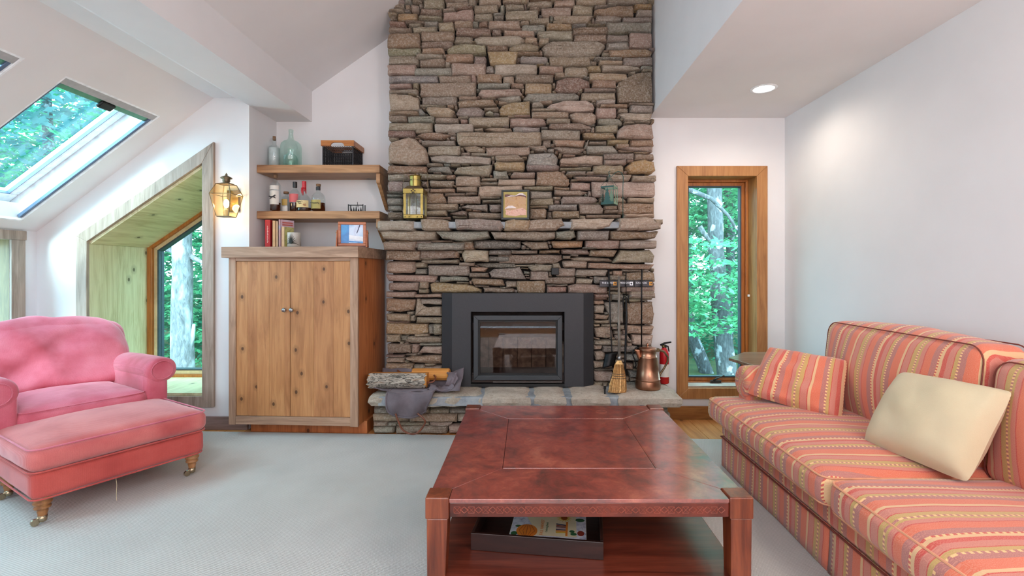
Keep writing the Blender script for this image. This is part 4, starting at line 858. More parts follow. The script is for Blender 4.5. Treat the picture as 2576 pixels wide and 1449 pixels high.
bottle('liquor_bottle', 'round-shouldered bottle with dark stopper and arched gold label on the right of the row', 801, 3.82, LS, [(.042, 0), (.052, .008), (.053, .10), (.048, .130), (.034, .148), (.018, .158), (.015, .17), (.015, .20), (.017, .205)], 'clear', (.0175, .205, .224, 'cork'), (.051, .072, 'amber'),
       [(.0535, .022, .092, -62, 40, 'lab_g', [('WhistlePig', .017, .066, -.006, 'ink')]), (.0175, .172, .200, -80, 80, 'ink')], group=g5)
# tealight holder
x, y = P3(897, 3.84), 3.84; t = thing('tealight_holder', 'small black metal tealight holder with tiny tree shapes on the lower shelf', 'candle holder', (x, y, LS))
for a in (-.058, .058):
    for c in (-.02, .03): MB().box(x+a-.003, x+a+.003, y+c-.003, y+c+.003, LS, LS+.062).build('post', 'blackmetal', t)
MB().box(x-.061, x+.061, y-.024, y-.018, LS+.052, LS+.058).build('rail', 'blackmetal', t); MB().box(x-.061, x+.061, y-.024, y+.034, LS, LS+.006).build('base', 'blackmetal', t)
for i in range(5):
    a = x-.038+i*.019; hh = .028+.012*(i % 3); fixn(MB().prism([(a-.008, LS+.006), (a+.008, LS+.006), (a, LS+.006+hh)], y-.01, y-.008).build('tree_cutout', 'blackmetal', t))
MB().tube([(x+.012, y, LS+.04), (x+.006, y, LS+.085)], .0022, 6).build('snuffer', 'blackmetal', t)
# wire basket with wooden rim
x0, x1, y0, y1 = -1.624, -1.385, 3.80, 4.015; t = thing('wire_basket', 'dark wire basket with wooden handle rim on the upper shelf', 'basket', ((x0+x1)/2, (y0+y1)/2, US)); zt = US+.205
MAT['oak'] = wood('basket_wood', '8a4c20', 'a8662e', 'bd8044', 0, 0, .4, .2)
xm = (x0+x1)/2
rim = MB()
hf = [(x0-.012, zt-.045), (xm-.055, zt-.045), (xm-.048, zt-.026), (xm-.03, zt-.018), (xm+.03, zt-.018), (xm+.048, zt-.026), (xm+.055, zt-.045), (x1+.012, zt-.045), (x1+.012, zt), (x0-.012, zt)]
for yy in (y0-.012, y1): fixn(MB().prism(hf, yy, yy+.012).build('rim_board', 'oak', t, bevel=.0015))
for xx in (x0-.012, x1): MB().box(xx, xx+.012, y0, y1, zt-.045, zt).build('rim_board', 'oak', t, bevel=.0015)
MAT['wire'] = plain('grey_wire', '3c3c40', .35, .6)
wm = MB(); rows, cn = 13, 13
for r_ in range(rows):
    z = US+.006+r_*(.155/rows)
    for (pa, pb) in (((x0, y0), (x1, y0)), ((x1, y0), (x1, y1)), ((x0, y0), (x0, y1)), ((x0, y1), (x1, y1))):
        pts = []
        for c in range(cn*2+1):
            f = c/(cn*2); pts.append((pa[0]+(pb[0]-pa[0])*f, pa[1]+(pb[1]-pa[1])*f, z+(.006 if c % 2 else 0)))
        wm.tube(pts, .0038, 4)
wm.build('woven_sides', 'wire', t); MB().box(x0, x1, y0, y1, US, US+.005).build('floor', 'wire', t)
for a in (x0, x1):
    for c in (y0, y1): MB().tube([(a, c, US), (a, c, zt-.04)], .004, 6).build('corner_wire', 'wire', t)
# books on the cabinet
def book(px0, px1, Y, h, d, mat, label, tilt=0, pages=True, cat='book'):
    xa, xb = P3(px0, Y), P3(px1, Y); t = thing('book', label, cat, ((xa+xb)/2, Y, CT), group='books standing on the cabinet')
    c = .002
    MB().box(xa, xa+c, Y, Y+d, CT, CT+h).box(xb-c, xb, Y, Y+d, CT, CT+h).box(xa, xb, Y, Y+c, CT, CT+h).build('cover', mat, t)
    MB().box(xa+c, xb-c, Y+c, Y+d-.004, CT+.003, CT+h-.004).build('pages', 'paper', t); return t, xa, xb
MAT['paper'] = plain('paper', 'd8cfb8', .8, var=.03); MAT['bk_red'] = plain('book_red', 'b02228', .5); MAT['bk_navy'] = plain('book_navy', '22284a', .5)
MAT['bk_cream'] = plain('book_cream', 'c9a780', .6); MAT['bk_cream2'] = plain('book_tan', 'd4b896', .6); MAT['bk_blue'] = mottle('book_bluepink', ['8a9cc0', 'b08a90', 'a8b4c8'], 9, .5); MAT['bk_olive'] = mottle('book_olive', ['6f6a38', '9c9450', '3c3a26'], 22, .5)
Yb = 3.72
t, xa, xb = book(666, 680.5, Yb, .224, .16, 'bk_red', 'red hardback standing at the left end of the row on the cabinet')
MAT['whitegold'] = plain('pale_print', 'e0c8c0', .6)
for i in range(16):
    z = CT+.045+i*.0085; MB().box((xa+xb)/2-.004, (xa+xb)/2+.004*(.3+(i*5 % 3)/2), Yb-.0008, Yb, z, z+.0045).build('spine_print', 'whitegold', t)
book(681, 684.5, Yb+.02, .205, .14, 'bk_navy', 'thin navy book between the red hardback and the cream books')
book(685, 693, Yb, .218, .15, 'bk_cream', 'cream paperback right of the thin navy book')
book(693.5, 700, Yb+.01, .214, .15, 'bk_cream2', 'tan paperback beside the blue and pink book')
t, xa, xb = book(700.5, 706, Yb-.01, .226, .17, 'bk_blue', 'pale blue and pink softcover book with its cover turned to the room')
fixn(MB().hexa([(xb, Yb-.01, CT), (xb+.075, Yb+.05, CT), (xb, Yb-.006, CT), (xb+.073, Yb+.054, CT), (xb, Yb-.01, CT+.226), (xb+.075, Yb+.05, CT+.222), (xb, Yb-.006, CT+.226), (xb+.073, Yb+.054, CT+.222)]).build('front_cover', 'bk_blue', t))
MAT['printred'] = plain('print_red', 'a04a40', .6)
for i in range(2):
    z = CT+.196-i*.017; fixn(MB().hexa([(xb+.010, Yb-.004, z), (xb+.068, Yb+.0425, z-.001), (xb+.010, Yb-.0025, z), (xb+.068, Yb+.044, z-.001), (xb+.010, Yb-.004, z+.012), (xb+.068, Yb+.0425, z+.011), (xb+.010, Yb-.0025, z+.012), (xb+.068, Yb+.044, z+.011)]).build('title_print', 'printred', t))
t, xa, xb = book(708, 716, Yb-.06, .165, .12, 'bk_cream', 'small book with olive cover leaning behind the printed cup')
fixn(MB().hexa([(xb, Yb-.06, CT), (xb+.05, Yb-.02, CT), (xb, Yb-.057, CT), (xb+.05, Yb-.017, CT), (xb, Yb-.06, CT+.165), (xb+.05, Yb-.02, CT+.16), (xb, Yb-.057, CT+.165), (xb+.05, Yb-.017, CT+.16)]).build('front_cover', 'bk_olive', t))
# printed cup
Y = 3.62; x = P3(740, Y); t = thing('candle_cup', 'pale cup printed with a dark spreading plant beside the books', 'cup', (x, Y, CT))
MAT['cup'] = plain('cup_glaze', 'b8b4ac', .3, var=.04)
MB().lathe([(.040, 0), (.047, .004), (.048, .112), (.046, .116), (.043, .114), (.042, .02)], (x, Y, CT), 28).build('body', 'cup', t, smooth=True)
MAT['leafprint'] = plain('leaf_print', '22241e', .5)
for i in range(13):
    a = -78+i*13; pts = []
    for j in range(6):
        s_ = j/5; th = R(a*.75)*s_*1.1; zz = CT+.03+.075*s_*math.cos(R(a*.95))-.03*abs(a)/78*s_*s_
        pts.append((x+.0487*math.sin(th), Y-.0487*math.cos(th), max(CT+.008, zz)))
    MB().tube(pts, [.003, .0028, .0026, .0022, .0016, .0008], 5).build('leaf_print', 'leafprint', t)
# swivel picture frame
Y = 3.50; t = thing('photo_frame', 'wooden swivel frame with a blue boat photograph on the cabinet', 'picture frame', (P3(886, Y), Y, CT), R(9))
MAT['frw'] = wood('frame_wood', '8a3e1c', 'a85a2c', 'bd7040', 0, 0, .35, .3)
fw, fh = .098, .088; zc_ = .096
for a, b_, c, d in ((-fw, fw, -fh, -fh+.020), (-fw, fw, fh-.020, fh), (-fw, -fw+.020, -fh+.02, fh-.02), (fw-.020, fw, -fh+.02, fh-.02)): MB().box(a, b_, -.010, .010, zc_+c, zc_+d).build('frame_bar', 'frw', t, bevel=.003, **L)
PH = mottle('photo_blue', ['0d4f8c', '1f7fc4', '2e9ad6'], 12, .2, 0); PHL = mottle('photo_pale', ['7fb0d8', 'c8d8ec', '9a98c0'], 9, .2, 0)
MB().box(-fw+.02, fw-.02, -.004, .004, zc_-fh+.02, zc_+fh-.02).build('photograph', PH, t, **L)
fixn(MB().prism([(-.022, zc_-.066), (.078, zc_-.066), (.078, zc_+.066), (-.020, zc_+.066)], -.0052, -.0045).build('photo_print', PHL, t, **L))
MAT['white'] = plain('white_print', 'e4e8ee', .3)
fixn(MB().prism([(-.021, zc_-.035), (.077, zc_-.05), (.077, zc_-.02), (-.021, zc_-.008)], -.006, -.0053).build('photo_print', 'white', t, **L)); fixn(MB().prism([(.03, zc_+.005), (.036, zc_+.005), (.058, zc_+.066), (.052, zc_+.066)], -.006, -.0053).build('photo_print', 'bk_navy', t, **L))
fixn(MB().prism([(-.021, zc_-.062), (.077, zc_-.066), (.077, zc_-.056), (-.021, zc_-.05)], -.006, -.0053).build('photo_print', PH, t, **L))
for s_ in (-1, 1):
    fixn(MB().prism([(-.03, 0), (.05, 0), (.018, .125), (.002, .125)], s_*(fw+.002), s_*(fw+.012), 'x').build('stand_side', 'frw', t, bevel=.002, **L)); MB().sphere((s_*(fw+.014), .006, .105), .005, 6).build('pivot', 'brass', t, smooth=True, **L)
MB().box(-fw-.002, fw+.002, .02, .05, 0, .008).build('stand_base', 'frw', t, **L)

# ================================================================== ON THE MANTEL
MZ = 1.596
Y = 3.60; x0, x1 = P3(1015, Y-.07), P3(1064, Y-.07); xm = (x0+x1)/2; t = thing('brass_lantern', 'polished brass ship lantern with glass sides on the left end of the mantel', 'lantern', (xm, Y, MZ)); h = (x1-x0)/2
zb, zt = MZ, MZ+.222
for sx_ in (-1, 1):
    for sy_ in (-1, 1): MB().box(*sorted((xm+sx_*h, xm+sx_*(h-.018))), *sorted((Y+sy_*h, Y+sy_*(h-.006))), zb+.03, zt-.035).build('corner_post', 'brass', t)
MB().box(xm-h, xm+h, Y-h, Y+h, zb, zb+.03).build('base', 'brass', t, bevel=.003); MB().box(xm-h-.003, xm+h+.003, Y-h-.003, Y+h+.003, zt-.038, zt).build('top_band', 'brass', t, bevel=.003)
MB().lathe([(h*1.35, 0), (h*.95, .022), (.036, .030)], (xm, Y, zt), 4, rot=R(45)).build('roof', 'brass_d', t)
MB().lathe([(.044, .022), (.044, .10), (.048, .102), (.046, .106), (.008, .116), (.004, .122), (.001, .128)], (xm, Y, zt), 24).build('chimney', 'brass', t, smooth=False)
for i in range(10):
    a = R(-80+i*18); MB().box(xm+.0445*math.sin(a)-.0015, xm+.0445*math.sin(a)+.0015, Y-.0455*math.cos(a)-.001, Y-.0455*math.cos(a)+.001, zt+.066, zt+.076).build('vent_hole', 'ink', t)
for (a, b_, c, d) in ((xm-h+.01, xm+h-.01, Y-h+.004, Y-h+.006), (xm+h-.006, xm+h-.004, Y-h+.01, Y+h-.01), (xm-h+.004, xm-h+.006, Y-h+.01, Y+h-.01), (xm-h+.01, xm+h-.01, Y+h-.006, Y+h-.004)): MB().box(a, b_, c, d, zb+.03, zt-.035).build('glass_panel', 'clear', t)
MB().lathe([(.028, .03), (.030, .05), (.012, .058), (.012, .066), (.020, .068), (.020, .076)], (xm, Y, zb), 16).build('burner', 'brass_d', t, smooth=True)
MB().lathe([(.020, .078), (.032, .105), (.030, .125), (.016, .155), (.013, .185)], (xm, Y, zb), 20).build('glass_chimney', 'clear', t, smooth=True)
for a in (-.028, .022): MB().tube([(xm+a, Y-h-.004, zb+.03), (xm+a, Y-h-.004, zt-.03)], .0016, 6).build('guard_wire', 'brass_d', t)
for a in (-.03, .03): MB().tube([(xm+h+.006, Y+a, zb+.01), (xm+h+.006, Y+a, zt-.03)], .0018, 6).build('guard_wire', 'brass_d', t)
bx = h+.02; MB().tube([(xm-h, Y, zt-.02), (xm-bx, Y, zt), (xm-bx+.008, Y, zt+.12), (xm-bx+.02, Y, zt+.135), (xm+bx-.02, Y, zt+.135), (xm+bx-.004, Y, zt+.128), (xm+bx, Y, zt+.11), (xm+bx, Y, zt), (xm+h, Y, zt-.02)], .0018, 6).build('bail_handle', 'brass_d', t)
MB().lathe([(.003, 0), (.014, .002), (.016, .006), (.009, .009), (.002, .010)], (0, 0, 0), 10); cr = MB(); 
for a, c in ((-.012, 0), (.012, 0), (0, .010), (0, -.010), (-.006, -.016), (.006, -.016)): cr.sphere((xm+a, Y-h-.006, zt-.018+c), .006, 5)
cr.build('crest', 'brass_d', t, smooth=True)
for a in (-.06, -.03, .03, .06): MB().sphere((xm+a, Y-h-.002, zb+.012), .005, 5).build('rivet', 'brass', t, smooth=True)
# framed picture leaning on the stone
t = thing('framed_picture', 'small dark framed earth-toned collage picture leaning at the middle of the mantel', 'picture', (P3(1296, 3.62), 3.63, MZ), 0); t.rotation_euler = (R(-7), 0, R(-2))
pw_, ph_ = .107, .234
MAT['frdark'] = plain('frame_dark', '30322e', .5)
for a, b_, c, d in ((-pw_, pw_, 0, .016), (-pw_, pw_, ph_-.016, ph_), (-pw_, -pw_+.016, .016, ph_-.016), (pw_-.016, pw_, .016, ph_-.016)): MB().box(a, b_, -.008, .008, c, d).build('frame_bar', 'frdark', t, bevel=.002, **L)
MAT['mat_ol'] = plain('picture_ground', 'a8985a', .7); MB().box(-pw_+.016, pw_-.016, -.003, .002, .016, ph_-.016).build('picture', 'mat_ol', t, **L)
def blob(pts, m, y): fixn(MB().prism([(-pw_+.016+a*(2*pw_-.032), .016+c*(ph_-.032)) for a, c in pts], y, y+.0006).build('picture_shape', m, t, **L))
MAT['pc_tan'] = mottle('pic_tan', ['a87c54', 'c09c74', 'b08c78'], 40, .7, 0); MAT['pc_pink'] = mottle('pic_pink', ['b07c6c', 'dcb4a4', 'c8907c'], 60, .7, 0); MAT['pc_mauve'] = plain('pic_mauve', '6e4c4c', .7); MAT['pc_white'] = mottle('pic_white', ['c0b4b8', 'e8dcd8', 'a8a0b0'], 70, .7, 0)
blob([(.06, .30), (.95, .30), (.97, .80), (.85, .86), (.55, .84), (.5, .80), (.06, .78)], 'pc_tan', -.0036)
blob([(.05, .80), (.05, .90), (.18, .91), (.42, .87), (.6, .86), (.8, .92), (.95, .84), (.97, .74), (.9, .80), (.7, .84), (.45, .81), (.2, .80)], 'pc_mauve', -.0042)
blob([(.12, .80), (.3, .86), (.5, .85), (.65, .94), (.8, .95), (.95, .84), (.85, .86), (.7, .89), (.48, .83), (.3, .82), (.2, .80)], 'pc_white', -.0048)
blob([(.07, .36), (.2, .46), (.38, .47), (.55, .38), (.52, .36), (.35, .37), (.2, .36), (.08, .34)], 'pc_white', -.0042)
blob([(.08, .30), (.3, .28), (.5, .32), (.8, .38), (.97, .28), (.97, .10), (.7, .10), (.5, .05), (.2, .09), (.07, .14), (.12, .22)], 'pc_pink', -.0045)
# tree lantern on hook stand
MAT['tgreen'] = plain('dark_green_metal', '2f5450', .5, .3); MAT['tgreen_l'] = plain('pale_green_metal', '7f9c84', .5, .2)
Y = 3.60; kx = Y/1200; xp = P3(1567, Y); zt = 1.2+(684-432)*kx
t = thing('hook_stand', 'thin dark wire hook stand at the right end of the mantel', 'stand', (xp, Y, MZ))
def hk(px, py): return (P3(px, Y), Y, 1.2+(684-py)*kx)
MB().tube([(xp, Y, MZ), hk(1567, 470), hk(1568, 445), hk(1563, 434), hk(1555, 431), hk(1547, 435), hk(1538, 444), hk(1533, 440), hk(1531, 434), hk(1535, 430)], .0028, 6).build('hook_rod', 'tgreen', t, smooth=True)
MB().box(xp-.05, xp+.03, Y-.03, Y+.03, MZ-.001, MZ+.003).build('foot', 'tgreen', t, bevel=.001)
a0, a1, z0, z1 = P3(1514, Y), P3(1546, Y), 1.2+(684-515)*kx, 1.2+(684-470)*kx; t = thing('tree_lantern', 'dark green metal lantern with pine tree cutouts hanging from the hook stand', 'lantern', ((a0+a1)/2, Y, z0), 0)
cx_, cy_ = (a0+a1)/2+.008, Y; hh = .05; rot = R(-28)
def lp(u, v, z): return (cx_+(u*math.cos(rot)-v*math.sin(rot))*hh, cy_+(u*math.sin(rot)+v*math.cos(rot))*hh, z)
sides = [((-1, -1), (1, -1)), ((1, -1), (1, 1)), ((1, 1), (-1, 1)), ((-1, 1), (-1, -1))]
for si, (A_, B_) in enumerate(sides):
    m = 'tgreen' if si in (0, 3) else 'tgreen_l'
    def q(f, z): return lp(A_[0]+(B_[0]-A_[0])*f, A_[1]+(B_[1]-A_[1])*f, z)
    for za, zb_ in ((z0, z0+.016), (z1-.012, z1)): MB().add([q(0, za), q(1, za), q(1, zb_), q(0, zb_)], [(0, 1, 2, 3)]).build('band', m, t, solid=.0015)
    for f in (0, .96): MB().add([q(f, z0), q(f+.04, z0), q(f+.04, z1), q(f, z1)], [(0, 1, 2, 3)]).build('corner_strip', m, t, solid=.0015)
    H = z1-z0
    tr_ = [(.2, .1), (.8, .1), (.66, .30), (.74, .30), (.60, .52), (.68, .52), (.55, .72), (.60, .72), (.5, .93), (.40, .72), (.45, .72), (.32, .52), (.40, .52), (.26, .30), (.34, .30)]
    MB().add([q(f if si != 1 else .2+f*.6, z0+g*H) for f, g in tr_], [tuple(range(len(tr_)))]).build('tree_cutout', m, t, solid=.0015)
tp = hk(1533, 441)
for u_, v_ in ((-1, -1), (1, -1), (1, 1), (-1, 1)): MB().tube([lp(u_, v_, z1), (tp[0]+(lp(u_, v_, 0)[0]-tp[0])*.25, Y, z1+.06), tp], .0013, 5).build('hanger_wire', 'tgreen', t)
MB().add([lp(-1, -1, z0), lp(1, -1, z0), lp(1, 1, z0), lp(-1, 1, z0)], [(0, 1, 2, 3)]).build('base', 'tgreen', t, solid=.002)
# black damper box
q = W(1397, 683, 3.69); tag(MB().box(q.x-.030, q.x+.026, 3.66, 3.73, q.z-.026, q.z+.028).build('damper_box', 'blackmetal', bevel=.004, loc=(q.x, 3.69, q.z)), 'small black metal box mounted on the stones above the insert', 'vent')

# ================================================================== HEARTH TOOLS
Y = 3.665; k = Y/1200
def tp_(px, py, Y=Y): return W(px, py, Y)
t = thing('tool_rack', 'black rack with cut-up trail signs fixed to the stones right of the insert', 'rack', tuple(tp_(1576, 714)))
MB().box(tp_(1509, 0).x, tp_(1643, 0).x, Y+.008, Y+.022, tp_(0, 722).z, tp_(0, 705).z).build('back_bar', 'blackmetal', t, bevel=.001)
MAT['sign'] = plain('sign_charcoal', '35333a', .5); MAT['sign_y'] = plain('sign_yellow', 'd8942a', .5)
for (p0, p1, s_, sub, mm, s2) in ((1509, 1553, 'THE BEAST', '', 'sign_y', (1517, 1544)), (1556, 1594, 'PERIMAR', '', 'white', (1560, 1586)), (1597, 1643, 'CASCADE', '', 'sign_y', (1599, 1630))):
    sg = MB().box(tp_(p0, 0).x, tp_(p1, 0).x, Y, Y+.008, tp_(0, 720.5).z, tp_(0, 706.5).z).build('sign_board', 'sign', t)
    text(s_, .019, 'white', t, ((tp_(s2[0], 0).x+tp_(s2[1], 0).x)/2-.004, Y-.001, tp_(0, 712).z), name='sign_lettering')
    if sub: text(sub, .010, 'white', t, ((tp_(s2[0], 0).x+tp_(s2[1], 0).x)/2-.004, Y-.001, tp_(0, 717.5).z), name='sign_lettering')
    MB().box(tp_(p1-10, 0).x, tp_(p1-2, 0).x, Y-.0015, Y, tp_(0, 718).z, tp_(0, 709).z).build('sign_square', mm, t)
    cxx = (tp_(p1-10, 0).x+tp_(p1-2, 0).x)/2; czz = tp_(0, 713.5).z
    if mm == 'sign_y':
        for s_ in (-.005, .005): fixn(MB().prism([(cxx+s_, czz-.009), (cxx+s_+.0035, czz), (cxx+s_, czz+.009), (cxx+s_-.0035, czz)], Y-.0025, Y-.0015).build('diamond_mark', 'ink', t))
    else: fixn(MB().prism([(cxx, czz-.009), (cxx+.008, czz), (cxx, czz+.009), (cxx-.008, czz)], Y-.0025, Y-.0015).build('diamond_mark', 'ink', t))
for px in (1535, 1573, 1614): MB().tube([tp_(px, 718, Y), tp_(px, 720, Y-.05), tp_(px, 714, Y-.055)], .003, 6).build('hook', 'iron', t)
Yt = Y-.035
def twist(px, p0, p1, r=.0065): return MB().tube([tp_(px, p0, Yt), tp_(px, p1, Yt)], r, 4)
t = thing('fire_shovel', 'black iron hearth shovel hanging left of the broom', 'shovel', tuple(tp_(1535, 690, Yt)))
MB().tube([tp_(1531, 677, Yt), tp_(1533, 720, Yt), tp_(1535, 800, Yt), tp_(1539, 880, Yt), tp_(1541, 893, Yt-.01)], [.007, .006, .0045, .0045, .006], 8).build('shaft', 'iron', t, smooth=True)
bl = MB().grid(lambda u, v: W(1519+(u*30)-8*v+4, 886+v*38+(1-u)*3-5*u*v, Yt-.005-.02*math.sin(math.pi*u)-.01*v) if True else 0, 8, 8).build('blade', 'iron', t, solid=.002, smooth=True)
t = thing('hearth_broom', 'straw hearth broom standing on the slab with grey wooden handle', 'broom', tuple(tp_(1556, 992, 3.50)))
MAT['greywood'] = wood('grey_handle', '4c4742', '6a645c', '827b72', 2, 0, .6)
MB().tube([W(1557, 696, 3.60), W(1557, 800, 3.57), W(1558, 905, 3.53)], [.009, .010, .011], 12).build('handle', 'greywood', t, smooth=True)
MB().tube([W(1558, 895, 3.535), W(1558, 906, 3.53)], [.013, .015], 12).build('ferrule', 'steel', t, smooth=True)
pro = [(905, .012, 0), (916, .030, -.003), (935, .042, -.003), (950, .050, -.004), (965, .060, -.010), (980, .064, -.012), (992, .064, -.018)]
bm = MB(); nn = 26; vs = []
for py, r_, dx in pro:
    c = W(1558, py, 3.53-.0006*(py-905)); 
    for i in range(nn): a = 2*math.pi*i/nn; f = 1+.06*((i*7) % 3-1)*(py > 940); vs.append((c.x+dx+r_*math.cos(a)*f, c.y+r_*.42*math.sin(a)*f, max(hz+.002, c.z)))
bm.add(vs, [(j*nn+i, j*nn+(i+1) % nn, (j+1)*nn+(i+1) % nn, (j+1)*nn+i) for j in range(len(pro)-1) for i in range(nn)]+[tuple(range(nn-1, -1, -1)), tuple(range((len(pro)-1)*nn, len(pro)*nn))]).build('bristle_body', 'straw', t, smooth=True)
st = MB(); rs = random.Random(2); MAT['straw_d'] = plain('broom_straw_dark', 'a87a44', .8, var=.2)
for i in range(130):
    a = rs.uniform(0, 2*math.pi); pts = []
    for j, (py, r_, dx) in enumerate(pro[1:]):
        c = W(1558, py, 3.53-.0006*(py-905)); pts.append((c.x+dx+r_*math.cos(a)*1.02, c.y+r_*.43*math.sin(a)*1.03, max(hz+.002, c.z-(rs.uniform(0, .006) if py > 990 else 0))))
    st.tube(pts, .0012, 3)
tag(st.build('bristles', 'straw_d', t), kind='stuff')
for py, r_ in ((940, .046), (945, .049), (951, .052)):
    c = W(1558, py, 3.53-.0006*(py-905)); MB().tube([(c.x-.004+r_*math.cos(2*math.pi*i/24), c.y+r_*.45*math.sin(2*math.pi*i/24), c.z) for i in range(24)], .0016, 5, closed=True).build('stitching', 'ink', t)
t = thing('fire_poker', 'slim black iron poker with hooked end hanging right of the broom', 'poker', tuple(tp_(1570, 690, Yt)))
MB().tube([tp_(1576, 683, Yt), tp_(1573, 705, Yt), tp_(1575, 720, Yt), tp_(1575, 745, Yt)], .0035, 6).build('shaft', 'iron', t, smooth=True)
MB().tube([W(1572, 790, 3.62), W(1568, 770, 3.61), W(1567, 752, 3.61), W(1570, 743, 3.61), W(1575, 748, 3.61), W(1576, 800, 3.60), W(1573, 900, 3.58), W(1571, 985, 3.54)], [.004, .005, .005, .005, .007, .0085, .0085, .004], 8).build('rod', 'iron', t, smooth=True)
MB().tube([W(1575, 742, 3.62), W(1580, 744, 3.62), W(1581, 755, 3.62), W(1583, 766, 3.62)], [.005, .005, .005, .003], 8).build('barb', 'iron', t, smooth=True)
t = thing('log_tongs', 'black iron log tongs with curved jaws hanging behind the copper pitcher', 'tongs', tuple(tp_(1614, 690, Yt)))
MB().tube([tp_(1615, 677, Yt), tp_(1614, 720, Yt), tp_(1614, 873, Yt)], [.007, .006, .005], 8).build('shaft', 'iron', t, smooth=True)
for s_ in (1, -1): MB().tube([tp_(1614+s_*a, b_, Yt) for a, b_ in ((0, 873), (14, 875), (21, 882), (22, 893), (17, 905), (14, 918), (17, 926))], [.005, .005, .005, .005, .005, .005, .007], 8).build('jaw', 'iron', t, smooth=True)
t = thing('metal_peg', 'small black upright peg on the hearth slab left of the broom', 'peg', tuple(W(1521.5, 992, 3.47)))
MB().tube([W(1521.5, 991, 3.46), W(1521.5, 979, 3.46)], .006, 10).build('stem', 'blackmetal', t); MB().tube([W(1521.5, 979, 3.46), W(1521.5, 972, 3.46)], .0095, 10).build('head', 'blackmetal', t)
# copper pitcher
Y = 3.60; x = P3(1631.5, 3.58); t = thing('copper_pitcher', 'hammered copper pitcher with brass handle standing on the right of the hearth', 'pitcher', (x, Y, hz))
MB().lathe([(.090, 0), (.094, .008), (.094, .030), (.090, .062), (.089, .066), (.092, .069), (.092, .074), (.088, .077), (.078, .16), (.068, .232), (.069, .236), (.068, .241), (.065, .244), (.060, .285), (.064, .290), (.064, .296)], (x, Y, hz), 40).build('body', 'copper', t, smooth=True)
MB().lathe([(.066, .296), (.067, .300), (.060, .306), (.030, .311), (.008, .312), (.006, .318), (.011, .324), (.011, .332), (.005, .340), (.002, .343)], (x-.002, Y, hz), 32).build('lid', 'copper', t, smooth=True)
zt = hz+.29; fixn(MB().prism([(x-.06, zt-.075), (x-.06, zt+.002), (x-.105, zt+.006), (x-.088, zt-.03), (x-.075, zt-.065)], Y-.022, Y+.022).build('spout', 'copper', t, bevel=.008))
MB().tube([(x+.05, Y, hz+.285), (x+.085, Y, hz+.290), (x+.125, Y, hz+.275), (x+.150, Y, hz+.235), (x+.148, Y, hz+.20), (x+.125, Y, hz+.155), (x+.095, Y, hz+.11), (x+.085, Y, hz+.085)], [.010, .010, .0085, .008, .008, .008, .008, .007], 8).build('handle', 'brass_d', t, smooth=True)
MB().box(x+.045, x+.085, Y-.014, Y+.014, hz+.275, hz+.302).build('hinge', 'brass_d', t, bevel=.004)
# fire extinguisher
Y = 3.76; x = P3(1669, Y)+.006; t = thing('fire_extinguisher', 'small red fire extinguisher standing behind the copper pitcher', 'extinguisher', (x, Y, hz)); MAT['red'] = plain('extinguisher_red', 'b4141c', .3, var=.02)
MB().lathe([(.030, 0), (.037, .005), (.037, .235), (.032, .258), (.018, .275), (.014, .285)], (x, Y, hz), 28).build('cylinder', 'red', t, smooth=True)
lb = MB(); lb.grid(lambda u, v: Vector((x+.0376*math.sin(R(-90+160*u)), Y-.0376*math.cos(R(-90+160*u)), hz+.055+.10*v)), 14, 1); lb.build('label', 'lab_w', t, smooth=True)
MB().box(x-.016, x+.016, Y-.014, Y+.014, hz+.28, hz+.305).build('valve', 'blackmetal', t, bevel=.003)
MB().tube([(x-.03, Y, hz+.30), (x, Y, hz+.315), (x+.055, Y, hz+.325)], [.008, .008, .006], 8).build('lever', 'blackmetal', t, smooth=True); MB().tube([(x+.0, Y, hz+.30), (x+.03, Y, hz+.29), (x+.038, Y, hz+.25)], [.007, .006, .005], 8).build('carry_handle', 'blackmetal', t, smooth=True)
MB().lathe([(.010, 0), (.010, .012), (.001, .013)], (x-.01, Y-.018, hz+.29), 12).build('gauge', 'brass', t)

# ================================================================== FIREWOOD AND CARRIER
t = thing('firewood_log', 'split firewood log with pale flaky bark lying on the left end of the hearth', 'log', (-.93, 3.50, hz+.03))
def bark():
    t_ = NT('flaky_bark'); v = t_.obj((3, 9, 9)); n = t_.noise(v, 6, 6, .75, 1.5); v2 = t_.obj((2, 14, 14)); n2 = t_.noise(v2, 3, 3, .6, 2)
    c = t_.ramp(n, [(.36, '2a2825'), (.45, '6e6a62'), (.52, 'b5aca0'), (.64, 'cfc6b8')]); c = t_.mix(t_.ramp(n2, [(.55, 0.0), (.7, .45)]), c, '9a6a3c')
    t_.set(col=c, rough=.9, normal=t_.bump(n, .9, .012)); return t_.m
MAT['bark'] = bark(); MAT['splitwood'] = wood('split_wood', 'a86a30', 'c9883f', 'd99e58', 0, 0, .7); MAT['endgrain'] = mottle('end_grain', ['a5682e', 'c98a48', 'd8a060'], 22, .8, .3)
lx0, lx1, lyc, lzc = -1.148, -.735, 3.495, hz+.085
def logsec(x, f=1.0):
    out = []
    for i in range(17):
        a = R(150+i*165/16); out.append(Vector((x, lyc+.02+.072*math.cos(a)*f, lzc+.060*math.sin(a)*f)))
    return out
def jx(p, s): q = noise.noise(Vector((p.x*12, p.y*20, p.z*20)))*s; return Vector((p.x, p.y-q, p.z+q*.5))
m = MB(); nx_ = 22; pts = []
for j in range(nx_+1):
    x = lx0+(lx1-lx0)*j/nx_; f = 1+.05*math.sin(j*.7)
    pts += [jx(Vector((x+.02*noise.noise(Vector((i*.7, j*.0, 4)))*(1 if j in (0, nx_) else 0), p.y, p.z)), .012) for i, p in enumerate([Vector((x, lyc+.014+.072*math.cos(R(112+i*10.6)), lzc-.002+.060*math.sin(R(112+i*10.6)))) for i in range(20)])]
m.add(pts, [(j*20+i, j*20+i+1, (j+1)*20+i+1, (j+1)*20+i) for j in range(nx_) for i in range(19)]).build('bark', 'bark', t, smooth=True)
